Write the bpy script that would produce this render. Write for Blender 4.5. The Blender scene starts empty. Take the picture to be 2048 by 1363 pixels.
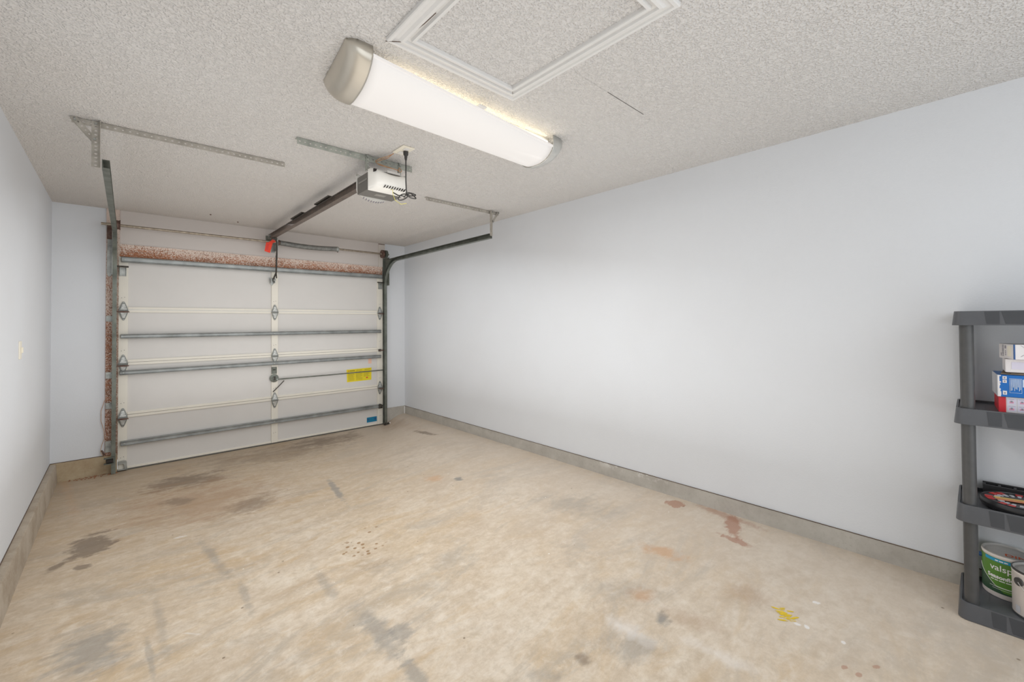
import bpy, bmesh, math, random
from mathutils import Vector, Matrix
random.seed(7)
SC = bpy.context.scene
COL = SC.collection
PI = math.pi

# ------------------------------------------------------------------ materials
def lin(c):
    return tuple(((v/255)/12.92 if v/255 <= 0.04045 else ((v/255+0.055)/1.055)**2.4) for v in c) + (1,)

def new_mat(name):
    m = bpy.data.materials.new(name); m.use_nodes = True
    nt = m.node_tree; b = nt.nodes['Principled BSDF']
    return m, nt, b

def N(nt, t, **kw):
    n = nt.nodes.new(t)
    for k, v in kw.items(): setattr(n, k, v)
    return n

def mixc(nt, fac, a, b, mode='MIX'):
    n = N(nt, 'ShaderNodeMix', data_type='RGBA', blend_type=mode)
    for s, v in ((n.inputs[0], fac), (n.inputs[6], a), (n.inputs[7], b)):
        if isinstance(v, (int, float)): s.default_value = v
        elif isinstance(v, tuple): s.default_value = v
        else: nt.links.new(v, s)
    return n.outputs[2]

def ramp(nt, src, lo, hi, a=0., b=1.):
    n = N(nt, 'ShaderNodeMapRange'); n.clamp = True
    nt.links.new(src, n.inputs[0])
    n.inputs[1].default_value = lo; n.inputs[2].default_value = hi
    n.inputs[3].default_value = a; n.inputs[4].default_value = b
    return n.outputs[0]

def math_n(nt, op, a, b=None):
    n = N(nt, 'ShaderNodeMath', operation=op)
    for s, v in ((n.inputs[0], a), (n.inputs[1], b)):
        if v is None: continue
        if isinstance(v, (int, float)): s.default_value = v
        else: nt.links.new(v, s)
    return n.outputs[0]

def noise(nt, vec, scale, detail=3, rough=.55, dist=0.):
    n = N(nt, 'ShaderNodeTexNoise'); n.inputs['Scale'].default_value = scale
    n.inputs['Detail'].default_value = detail; n.inputs['Roughness'].default_value = rough
    n.inputs['Distortion'].default_value = dist
    if vec is not None: nt.links.new(vec, n.inputs['Vector'])
    return n

def coords(nt): return N(nt, 'ShaderNodeTexCoord').outputs['Object']

def bump(nt, b, h, strength=.3, dist=.01):
    n = N(nt, 'ShaderNodeBump'); n.inputs['Strength'].default_value = strength
    n.inputs['Distance'].default_value = dist
    nt.links.new(h, n.inputs['Height']); nt.links.new(n.outputs[0], b.inputs['Normal'])

def flat(name, rgb, rough=.6, metal=0., var=.06, scale=25., rgb2=None, bmp=0., bs=200., emit=None, es=0., spec=.5):
    m, nt, b = new_mat(name); co = coords(nt)
    nz = noise(nt, co, scale, 4)
    a = lin(rgb); c2 = lin(rgb2) if rgb2 else tuple([max(0, v*(1-var*3)) for v in a[:3]]+[1])
    nt.links.new(mixc(nt, ramp(nt, nz.outputs[0], .35, .7), a, c2), b.inputs['Base Color'])
    b.inputs['Roughness'].default_value = rough; b.inputs['Metallic'].default_value = metal
    b.inputs['Specular IOR Level'].default_value = spec
    if bmp: bump(nt, b, noise(nt, co, bs, 2).outputs[0], bmp, .002)
    if emit:
        b.inputs['Emission Color'].default_value = lin(emit); b.inputs['Emission Strength'].default_value = es
    return m

M = {}
M['wall'] = None
def wall_mat(name, rgb, rgb2, bs=.25, scale=130):
    m, nt, b = new_mat(name); co = coords(nt)
    n1 = noise(nt, co, .8, 3); n2 = noise(nt, co, scale, 3)
    nt.links.new(mixc(nt, ramp(nt, n1.outputs[0], .3, .7), lin(rgb), lin(rgb2)), b.inputs['Base Color'])
    b.inputs['Roughness'].default_value = .75; b.inputs['Specular IOR Level'].default_value = .25
    bump(nt, b, n2.outputs[0], bs, .003)
    return m
M['wall'] = wall_mat('wall_paint', (220, 223, 227), (216, 218, 221))

def ceiling_mat():
    m, nt, b = new_mat('ceiling_texture'); co = coords(nt)
    n1 = noise(nt, co, 1.1, 4)
    vor = N(nt, 'ShaderNodeTexVoronoi', feature='SMOOTH_F1'); vor.inputs['Scale'].default_value = 120
    warp = noise(nt, co, 30, 2)
    v = N(nt, 'ShaderNodeVectorMath', operation='MULTIPLY_ADD')
    nt.links.new(warp.outputs['Color'], v.inputs[0]); v.inputs[1].default_value = (.03, .03, .03); nt.links.new(co, v.inputs[2])
    nt.links.new(v.outputs[0], vor.inputs['Vector'])
    fine = noise(nt, co, 110, 3, .6)
    h = math_n(nt, 'ADD', ramp(nt, vor.outputs['Distance'], .15, .6), math_n(nt, 'MULTIPLY', fine.outputs[0], .9))
    col = mixc(nt, ramp(nt, n1.outputs[0], .3, .7), lin((222, 220, 218)), lin((217, 214, 211)))
    # darker, warmer tone towards the garage door end
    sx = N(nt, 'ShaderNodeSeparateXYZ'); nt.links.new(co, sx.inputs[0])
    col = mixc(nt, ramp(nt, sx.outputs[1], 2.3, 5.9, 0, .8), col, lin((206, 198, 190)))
    # drywall seam crack by the hatch: a dark hairline then a faint one
    d1 = math_n(nt, 'ABSOLUTE', math_n(nt, 'SUBTRACT', sx.outputs[1], 1.230))
    inx = math_n(nt, 'MULTIPLY', math_n(nt, 'GREATER_THAN', sx.outputs[0], 1.80), math_n(nt, 'LESS_THAN', sx.outputs[0], 2.145))
    inx2 = math_n(nt, 'MULTIPLY', math_n(nt, 'GREATER_THAN', sx.outputs[0], 1.54), math_n(nt, 'LESS_THAN', sx.outputs[0], 2.145))
    col = mixc(nt, math_n(nt, 'MULTIPLY', inx2, ramp(nt, d1, .0, .006, .3, 0)), col, lin((150, 146, 142)))
    col = mixc(nt, math_n(nt, 'MULTIPLY', inx, ramp(nt, d1, .0008, .003, .95, 0)), col, lin((60, 55, 52)))
    col = mixc(nt, ramp(nt, h, .45, 1.25, .06, 0), col, lin((176, 170, 162)))  # shade in the hollows of the texture, painted into the colour
    nt.links.new(col, b.inputs['Base Color'])
    b.inputs['Roughness'].default_value = .9; b.inputs['Specular IOR Level'].default_value = .2
    bump(nt, b, h, .9, .0055)
    return m
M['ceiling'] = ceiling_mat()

# stains on the slab: kind, centre, two dual axis vectors, softness, strength
STAINS=[
 ('dark', [0.458, 5.0], [3.56, 0.37], [0.14, -4.34], 0.6, 0.75),
 ('brown', [0.5, 4.376], [1.78, 0.11], [-0.29, -1.71], 0.8, 0.55),
 ('dark', [0.808, 4.016], [4.76, 0.48], [2.8, -5.37], 0.8, 0.5),
 ('dark', [0.36, 4.468], [10.69, 0.92], [-2.14, -8.69], 0.6, 0.55),
 ('dark', [-0.135, 3.995], [8.75, 1.23], [3.71, -5.0], 0.35, 0.75),
 ('dark', [-0.277, 3.773], [21.21, 4.09], [9.55, -26.63], 0.4, 0.7),
 ('dark', [-0.156, 3.673], [26.74, 4.5], [-5.88, -30.05], 0.4, 0.7),
 ('grey', [1.4, 3.8], [1.43, -3.13], [34.41, -4.85], 0.6, 0.75),
 ('grey', [0.443, 3.243], [0.38, -3.38], [26.91, 2.58], 0.7, 0.5),
 ('grey', [-0.089, 2.713], [7.35, 1.92], [2.42, -4.07], 0.7, 0.65),
 ('grey', [0.107, 2.471], [-2.04, -5.66], [76.83, 2.65], 0.6, 0.4),
 ('grey', [0.888, 1.896], [0.61, -4.35], [19.05, 0.27], 0.7, 0.6),
 ('grey', [0.887, 1.553], [-1.42, -7.06], [30.16, -2.49], 0.6, 0.6),
 ('grey', [0.958, 1.803], [19.71, -5.99], [-6.08, -13.37], 0.4, 0.55),
 ('grey', [0.848, 2.465], [0.37, -4.46], [30.2, -1.31], 0.8, 0.4),
 ('grey', [0.505, 2.678], [0.95, -4.42], [52.28, -2.33], 0.8, 0.4),
 ('grey', [0.156, 2.747], [-0.3, -3.34], [44.01, 1.0], 0.8, 0.35),
 ('spots', [1.137, 2.676], [6.0, -1.21], [-5.21, -7.47], 0.5, 0.9),
 ('spots', [1.282, 2.868], [15.19, -3.57], [-6.63, -13.18], 0.5, 0.8),
 ('dark', [1.104, 2.422], [8.92, -1.14], [-3.2, -10.26], 0.9, 0.3),
 ('red', [3.047, 1.525], [6.08, -17.13], [-15.16, -8.09], 0.15, 0.7),
 ('red', [2.994, 1.102], [9.07, -22.74], [-5.62, -0.56], 0.35, 0.75),
 ('red', [2.801, 1.018], [0.84, -9.76], [-31.45, 4.07], 0.4, 0.7),
 ('red', [3.11, 1.193], [0.54, -4.82], [-20.29, 2.42], 0.5, 0.5),
 ('orange', [1.927, 1.154], [5.32, -13.98], [-15.6, -8.29], 0.7, 0.6),
 ('orange', [2.362, 1.263], [1.5, -6.8], [-15.44, -3.75], 0.8, 0.6),
 ('orange', [2.075, 3.274], [10.69, -6.8], [-9.15, -6.65], 0.7, 0.5),
 ('grey', [2.206, 3.1], [20.65, -14.75], [-17.84, -13.95], 0.5, 0.9),
 ('grey', [1.852, 0.994], [16.81, -20.7], [-13.73, -18.66], 0.7, 0.85),
 ('grey', [1.639, 0.996], [1.43, -8.24], [-8.17, -3.84], 0.8, 0.5),
 ('dark', [1.421, 1.116], [26.87, -17.03], [-12.78, -24.76], 0.7, 0.6),
 ('grey', [1.267, 1.163], [3.87, -12.69], [-18.38, -13.36], 0.8, 0.45),
 ('white', [1.688, 1.088], [-0.47, -5.92], [-18.52, -1.96], 0.9, 0.5),
 ('white', [1.827, 0.728], [-1.06, -5.78], [-29.14, -1.94], 0.9, 0.35),
 ('yellow', [2.321, 0.575], [-1.77, -24.11], [-19.48, 2.68], 0.5, 0.0),
 ('white', [2.253, 0.523], [0.25, -65.1], [-58.57, 6.42], 0.2, 1),
 ('white', [2.246, 0.552], [-9.61, -68.49], [-100.35, -12.47], 0.3, 0.9),
 ('white', [2.472, 0.533], [-11.36, -87.36], [-86.0, -12.2], 0.3, 0.9),
 ('white', [2.258, 0.392], [-19.96, -106.37], [-98.6, 29.75], 0.3, 0.9),
 ('dark', [1.922, 5.499], [2.3, 0.06], [0.18, -3.87], 0.8, 0.7),
 ('dark', [1.346, 5.347], [1.3, 0.16], [-0.06, -2.45], 0.9, 0.45),
 ('dark', [2.802, 4.644], [6.37, -3.85], [-21.67, -4.6], 0.5, 0.7),
 ('brown', [2.842, 5.656], [2.23, -1.12], [-4.95, -0.73], 0.9, 0.35),
 ('grey', [2.486, 2.019], [1.4, -3.39], [-5.2, -1.79], 0.9, 0.4),
 ('grey', [1.891, 1.247], [0.75, -5.61], [-8.33, -2.77], 0.9, 0.35),
 ('brown', [1.933, 0.902], [0.46, -7.9], [-16.86, -4.56], 0.9, 0.35),
 ('brown', [2.305, 0.771], [0.43, -9.28], [-12.17, -2.49], 0.9, 0.35),
 ('red', [2.108, 0.363], [-6.66, -112.35], [-71.63, -18.86], 0.3, 0.6),
 ('red', [2.105, 0.319], [-8.81, -116.85], [-73.35, -19.63], 0.3, 0.6),
 ('red', [2.195, 0.28], [-7.82, -90.52], [-70.43, -29.89], 0.3, 0.6),
 ('white', [0.315, 3.723], [18.57, 1.01], [-3.96, -50.67], 0.4, 0.6),
 ('white', [0.25, 2.537], [25.36, 0.98], [-80.07, -74.49], 0.5, 0.5),
 ('orange', [-0.362, 5.732], [0.69, -0.75], [24.82, 2.99], 0.9, 0.25),
]


def floor_mat():
    m, nt, b = new_mat('stained_concrete'); co = coords(nt)
    # stain node group
    g = bpy.data.node_groups.new('stain_mask', 'ShaderNodeTree')
    for nm, ty in (('P', 'NodeSocketVector'), ('C', 'NodeSocketVector'), ('A', 'NodeSocketVector'), ('B', 'NodeSocketVector'), ('Soft', 'NodeSocketFloat'), ('Amt', 'NodeSocketFloat'), ('Nz', 'NodeSocketFloat')):
        g.interface.new_socket(nm, in_out='INPUT', socket_type=ty)
    g.interface.new_socket('F', in_out='OUTPUT', socket_type='NodeSocketFloat')
    gi = N(g, 'NodeGroupInput'); go = N(g, 'NodeGroupOutput')
    sub = N(g, 'ShaderNodeVectorMath', operation='SUBTRACT'); g.links.new(gi.outputs['P'], sub.inputs[0]); g.links.new(gi.outputs['C'], sub.inputs[1])
    dd = []
    for k in 'AB':
        d = N(g, 'ShaderNodeVectorMath', operation='DOT_PRODUCT'); g.links.new(sub.outputs[0], d.inputs[0]); g.links.new(gi.outputs[k], d.inputs[1]); dd.append(d.outputs['Value'])
    r = math_n(g, 'SQRT', math_n(g, 'ADD', math_n(g, 'MULTIPLY', dd[0], dd[0]), math_n(g, 'MULTIPLY', dd[1], dd[1])))
    r = math_n(g, 'ADD', r, math_n(g, 'MULTIPLY', math_n(g, 'SUBTRACT', gi.outputs['Nz'], .5), 3.8))
    mr = N(g, 'ShaderNodeMapRange'); mr.clamp = True; g.links.new(r, mr.inputs[0]); mr.inputs[2].default_value = 1.15
    g.links.new(math_n(g, 'SUBTRACT', 1.1, gi.outputs['Soft']), mr.inputs[1]); mr.inputs[3].default_value = 1; mr.inputs[4].default_value = 0
    g.links.new(math_n(g, 'MULTIPLY', mr.outputs[0], gi.outputs['Amt']), go.inputs['F'])
    # stretched strokes
    mp = N(nt, 'ShaderNodeMapping'); nt.links.new(co, mp.inputs[0]); mp.inputs['Scale'].default_value = (.75, 1.9, 1); mp.inputs['Rotation'].default_value = (0, 0, .12)
    big = noise(nt, co, .9, 5, .6, .4); mid = noise(nt, mp.outputs[0], 3.2, 6, .65, .6)
    fin = noise(nt, co, 38, 4, .65); fin2 = noise(nt, mp.outputs[0], 11, 6, .7, .8); edge = noise(nt, mp.outputs[0], 6.0, 7, .66, .5)
    edge2 = noise(nt, co, 26, 4, .6)
    base = mixc(nt, ramp(nt, big.outputs[0], .38, .62), lin((213, 200, 182)), lin((205, 186, 160)))
    base = mixc(nt, ramp(nt, mid.outputs[0], .45, .72, 0, .75), base, lin((190, 171, 148)))
    base = mixc(nt, ramp(nt, fin2.outputs[0], .5, .75, 0, .55), base, lin((222, 212, 198)))
    base = mixc(nt, ramp(nt, fin2.outputs[0], .5, .28, 0, .4), base, lin((186, 166, 142)))
    base = mixc(nt, ramp(nt, fin.outputs[0], .5, .78, 0, .35), base, lin((170, 152, 130)))
    pat = noise(nt, mp.outputs[0], 2.1, 8, .68, 1.2); pat2 = noise(nt, mp.outputs[0], 1.7, 8, .7, .9)
    pv = N(nt, 'ShaderNodeVectorMath', operation='ADD'); nt.links.new(mp.outputs[0], pv.inputs[0]); pv.inputs[1].default_value = (7.3, 2.1, 0); nt.links.new(pv.outputs[0], pat2.inputs['Vector'])
    base = mixc(nt, ramp(nt, pat.outputs[0], .50, .64, 0, .45), base, lin((192, 162, 118)))
    base = mixc(nt, ramp(nt, pat2.outputs[0], .52, .64, 0, .7), base, lin((176, 166, 152)))
    base = mixc(nt, ramp(nt, pat2.outputs[0], .44, .32, 0, .5), base, lin((224, 214, 198)))
    mot = noise(nt, co, 17, 8, .74, .3); mot2 = noise(nt, co, 5.2, 8, .72, .2)
    base = mixc(nt, ramp(nt, mot.outputs[0], .50, .66, 0, .42), base, lin((172, 154, 130)))
    base = mixc(nt, ramp(nt, mot.outputs[0], .48, .34, 0, .40), base, lin((230, 221, 208)))
    base = mixc(nt, ramp(nt, mot2.outputs[0], .52, .62, 0, .35), base, lin((184, 164, 138)))
    sx = N(nt, 'ShaderNodeSeparateXYZ'); nt.links.new(co, sx.inputs[0])
    # browner towards the garage door, greyer towards the right wall
    base = mixc(nt, ramp(nt, math_n(nt, 'ADD', sx.outputs[1], math_n(nt, 'MULTIPLY', mid.outputs[0], 1.6)), 3.3, 6.8, 0, .75), base, lin((163, 143, 120)))
    base = mixc(nt, ramp(nt, math_n(nt, 'ADD', sx.outputs[0], big.outputs[0]), 1.9, 3.4, 0, .55), base, lin((203, 192, 180)))
    nz = math_n(nt, 'ADD', math_n(nt, 'MULTIPLY', edge.outputs[0], .75), math_n(nt, 'MULTIPLY', edge2.outputs[0], .25))
    cols = {'dark': (118, 103, 88), 'brown': (160, 128, 98), 'grey': (142, 138, 132), 'red': (168, 124, 104), 'orange': (196, 152, 112), 'white': (228, 224, 220)}
    # small brown droplets
    vs = N(nt, 'ShaderNodeTexVoronoi'); vs.inputs['Scale'].default_value = 22; nt.links.new(co, vs.inputs['Vector'])
    drops = ramp(nt, vs.outputs['Distance'], .22, .30, 1, 0)
    for k, c, A, B, soft, amt in STAINS:
        if k == 'yellow': continue
        gn = N(nt, 'ShaderNodeGroup'); gn.node_tree = g
        nt.links.new(co, gn.inputs['P']); gn.inputs['C'].default_value = (c[0], c[1], 0)
        gn.inputs['A'].default_value = (A[0], A[1], 0); gn.inputs['B'].default_value = (B[0], B[1], 0)
        gn.inputs['Soft'].default_value = soft; gn.inputs['Amt'].default_value = amt; nt.links.new(nz, gn.inputs['Nz'])
        f = gn.outputs['F']
        if k == 'spots':
            f = math_n(nt, 'MULTIPLY', f, drops); base = mixc(nt, f, base, lin((150, 118, 82)))
        else:
            base = mixc(nt, f, base, lin(cols[k]))
    # sparse pale and dark specks over the slab
    v2 = N(nt, 'ShaderNodeTexVoronoi'); v2.inputs['Scale'].default_value = 9; nt.links.new(co, v2.inputs['Vector'])
    rnd = N(nt, 'ShaderNodeSeparateColor'); nt.links.new(v2.outputs['Color'], rnd.inputs[0])
    sp = ramp(nt, v2.outputs['Distance'], .03, .05, 1, 0)
    base = mixc(nt, math_n(nt, 'MULTIPLY', sp, math_n(nt, 'GREATER_THAN', rnd.outputs[0], .80)), base, lin((232, 228, 222)))
    base = mixc(nt, math_n(nt, 'MULTIPLY', ramp(nt, v2.outputs['Distance'], .04, .07, .7, 0), math_n(nt, 'LESS_THAN', rnd.outputs[1], .16)), base, lin((110, 90, 68)))
    nt.links.new(base, b.inputs['Base Color'])
    b.inputs['Roughness'].default_value = .55; b.inputs['Specular IOR Level'].default_value = .3
    bump(nt, b, fin.outputs[0], .15, .003)
    return m
M['floor'] = floor_mat()

def wood_mat(name, zlo, zhi, brown=(150, 92, 62), white=(214, 203, 194), wlo=.0, whi=.6):
    """rough brown board under white texture overspray, thicker towards the top"""
    m, nt, b = new_mat(name); co = coords(nt)
    sx = N(nt, 'ShaderNodeSeparateXYZ'); nt.links.new(co, sx.inputs[0])
    fine = noise(nt, co, 120, 3, .8); mid = noise(nt, co, 2.2, 3); grain = N(nt, 'ShaderNodeMapping')
    nt.links.new(co, grain.inputs[0]); grain.inputs['Scale'].default_value = (1.5, 20, 20)
    gr = noise(nt, grain.outputs[0], 3, 4)
    w = mixc(nt, ramp(nt, gr.outputs[0], .35, .7), lin(brown), lin(tuple(int(v*.68) for v in brown)))
    t = math_n(nt, 'ADD', ramp(nt, sx.outputs[2], zlo, zhi, wlo, whi), math_n(nt, 'MULTIPLY', math_n(nt, 'SUBTRACT', mid.outputs[0], .5), .45))
    f = ramp(nt, math_n(nt, 'ADD', fine.outputs[0], math_n(nt, 'MULTIPLY', t, .42)), .56, .64)
    nt.links.new(mixc(nt, f, w, lin(white)), b.inputs['Base Color'])
    b.inputs['Roughness'].default_value = .85
    bump(nt, b, fine.outputs[0], .3, .003)
    return m
M['header_wood'] = wood_mat('oversprayed_header_board', 2.15, 2.28, (176, 114, 78), (218, 202, 190), .08, .42)
M['jamb_wood'] = wood_mat('oversprayed_jamb_board', 1.2, 2.6, (162, 108, 80), (208, 190, 178), .14, .52)
M['jamb_paint'] = wood_mat('painted_jamb_board', .5, 2.5, (150, 110, 90), (208, 200, 192), .55, .9)
M['header_paint'] = wall_mat('header_paint', (205, 198, 193), (200, 193, 188), .2)
M['curb'] = None
def curb_mat(name, a, c2, d):
    m, nt, b = new_mat(name); co = coords(nt)
    n1 = noise(nt, co, 5, 5, .65); n2 = noise(nt, co, 45, 4, .7)
    c = mixc(nt, ramp(nt, n1.outputs[0], .4, .65), lin(a), lin(c2))
    c = mixc(nt, ramp(nt, n2.outputs[0], .55, .75, 0, .5), c, lin(d))
    nt.links.new(c, b.inputs['Base Color']); b.inputs['Roughness'].default_value = .85
    bump(nt, b, n2.outputs[0], .35, .004)
    return m
M['curb'] = curb_mat('raw_concrete_curb', (178, 166, 150), (158, 144, 126), (196, 186, 172))
M['curb_tan'] = curb_mat('tan_concrete_curb', (184, 168, 140), (168, 148, 120), (150, 128, 100))
M['stem'] = curb_mat('grey_concrete_stem', (184, 180, 172), (170, 165, 157), (152, 145, 135))
def smear(m):
    nt = m.node_tree; b = nt.nodes['Principled BSDF']; co = coords(nt)
    src = b.inputs['Base Color'].links[0].from_socket
    sx = N(nt, 'ShaderNodeSeparateXYZ'); nt.links.new(co, sx.inputs[0])
    nz = noise(nt, co, 9, 5, .7); zf = ramp(nt, sx.outputs[2], .17, .215)
    inr = math_n(nt, 'MULTIPLY', ramp(nt, sx.outputs[1], 1.55, 1.75), ramp(nt, sx.outputs[1], 2.35, 2.15))
    f = math_n(nt, 'MULTIPLY', ramp(nt, nz.outputs[0], .50, .58), math_n(nt, 'MULTIPLY', zf, inr))
    nt.links.new(mixc(nt, f, src, lin((218, 216, 212))), b.inputs['Base Color'])
smear(M['stem'])
M['white_trim'] = flat('white_trim_paint', (226, 225, 223), .45, var=.01)
M['gap'] = flat('dark_gap', (96, 78, 66), .9)
M['galv'] = flat('galvanised_steel', (176, 178, 174), .42, .55, scale=18, rgb2=(138, 140, 136))
M['galv_mid'] = flat('mid_galvanised_steel', (146, 148, 144), .5, .4, scale=40, rgb2=(112, 114, 110))
M['galv_light'] = flat('bright_galvanised_steel', (206, 207, 204), .45, .4, scale=60, rgb2=(160, 162, 158))
M['galv_dark'] = flat('weathered_track_steel', (122, 126, 118), .45, .5, scale=12, rgb2=(92, 96, 88))
M['strut'] = flat('strut_steel', (158, 161, 160), .4, .5, scale=8, rgb2=(126, 129, 127))
M['perf'] = flat('perforated_angle_steel', (186, 181, 172), .5, .2, scale=20, rgb2=(160, 155, 146))
M['perf_dark'] = flat('middle_angle_steel', (178, 182, 174), .5, .3, scale=20, rgb2=(148, 152, 146))
M['rusty'] = flat('rusty_steel', (120, 98, 88), .6, .3, scale=30, rgb2=(88, 58, 48))
M['spring'] = flat('coiled_spring_steel', (150, 150, 146), .5, .4, rgb2=(118, 118, 114))
M['shaft'] = flat('shaft_steel', (172, 160, 144), .35, .6, rgb2=(128, 118, 104))
M['black_steel'] = flat('dark_steel', (74, 70, 64), .45, .4, rgb2=(52, 48, 44))
M['rail'] = flat('rail_brown_steel', (118, 104, 94), .45, .4, rgb2=(92, 82, 76))
M['panel'] = flat('door_panel_white', (209, 206, 202), .6, var=.012, scale=2.5)
M['stile'] = flat('door_stile_cream', (225, 220, 208), .5, var=.02, scale=3)
M['seal'] = flat('bottom_seal', (96, 94, 88), .7)
M['white_plastic'] = flat('white_plastic', (232, 230, 226), .35, var=.01)
M['lens'] = flat('opener_lens', (236, 234, 228), .3, var=.01, emit=(255, 252, 244), es=.05)
M['grey_plastic'] = flat('opener_grey', (112, 109, 104), .5, var=.03)
M['grey_dark'] = flat('opener_dark_grey', (92, 90, 84), .5, var=.03)
M['slot'] = flat('slot_black', (52, 46, 42), .8)
M['letter_grey'] = flat('raised_letter_grey', (152, 149, 143), .5)
M['cord'] = flat('black_cord', (58, 56, 54), .5)
M['wire'] = flat('tan_wire', (196, 160, 122), .5, rgb2=(170, 120, 84))
M['yellow_wire'] = flat('yellow_wire', (232, 222, 96), .5)
M['cream'] = flat('cream_plate', (238, 232, 216), .45, var=.01)
M['red_tag'] = flat('red_tag', (240, 66, 34), .55, var=.05, scale=12)
M['yellow'] = flat('yellow_label', (226, 206, 24), .5, var=.02)
M['label_ink'] = flat('label_ink', (150, 132, 40), .7)
M['ink'] = flat('black_ink', (40, 38, 36), .7)
M['blue_label'] = flat('teal_label', (0, 118, 156), .5, var=.03)
M['navy_ink'] = flat('navy_ink', (40, 84, 140), .5)
M['peach'] = flat('peach_label', (232, 190, 170), .6, var=.02)
M['nickel'] = flat('satin_nickel', (206, 200, 188), .36, .7, scale=4, rgb2=(196, 190, 178))
M['cap_pale'] = flat('pale_cap', (206, 206, 202), .35, .3)
M['diffuser'] = flat('glowing_diffuser', (196, 194, 192), .5, var=0, emit=(255, 250, 246), es=.40)
M['tube'] = flat('lit_tube', (255, 250, 235), .4, var=0, emit=(255, 240, 205), es=3.2)
M['black_plastic'] = flat('charcoal_plastic', (88, 90, 94), .42, var=.04, scale=14, bmp=.15, bs=300)
M['black_plastic_dark'] = flat('charcoal_plastic_dark', (66, 68, 72), .5, var=.04, scale=14)
M['pole_plastic'] = flat('charcoal_post', (78, 78, 78), .4, var=.05, scale=30, bmp=.15, bs=300)
M['black'] = flat('black_plastic_gloss', (40, 40, 42), .35)
M['green'] = flat('green_can_label', (92, 142, 52), .35, var=.05, scale=6)
M['green_dark'] = flat('dark_green_band', (52, 84, 60), .35)
M['cyan'] = flat('cyan_band', (30, 164, 212), .35)
M['white_ink'] = flat('white_ink', (240, 240, 238), .5, var=0)
M['can_white'] = flat('white_can', (228, 220, 214), .4, var=.01)
M['tin'] = flat('tin_lid', (204, 202, 198), .4, .35, scale=10, rgb2=(180, 176, 170))
M['tin_dark'] = flat('can_rim', (104, 104, 104), .35, .7)
M['orange_ink'] = flat('orange_marker', (214, 96, 48), .6)
M['card_white'] = flat('white_card', (226, 222, 222), .55, var=.01)
M['card_lilac'] = flat('lilac_card', (214, 210, 226), .55, var=.01)
M['card_grey'] = flat('pale_grey_card', (198, 200, 206), .5, var=.02)
M['flap_shadow'] = flat('brown_flap_shadow', (150, 132, 112), .7)
M['card_blue'] = flat('blue_card', (10, 104, 184), .4, var=.02)
M['card_red'] = flat('red_card', (206, 40, 52), .4, var=.02)
M['pink'] = flat('pink_ink', (232, 160, 186), .5)
M['pale_ink'] = flat('pale_blue_ink', (196, 214, 234), .5)
M['grey_ink'] = flat('grey_ink', (150, 148, 158), .6)
M['red_plastic'] = flat('bright_red_plastic', (206, 44, 42), .4)  # plain red plastic of the case inserts
M['orange_stripe'] = flat('orange_stripe', (226, 140, 88), .4)
M['yellow_stripe'] = flat('yellow_stripe', (236, 196, 84), .4)
M['yellow_paint'] = flat('yellow_floor_paint', (228, 196, 40), .6)
M['rust_dirt'] = flat('rust_crumbs', (150, 106, 76), .9)

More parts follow.
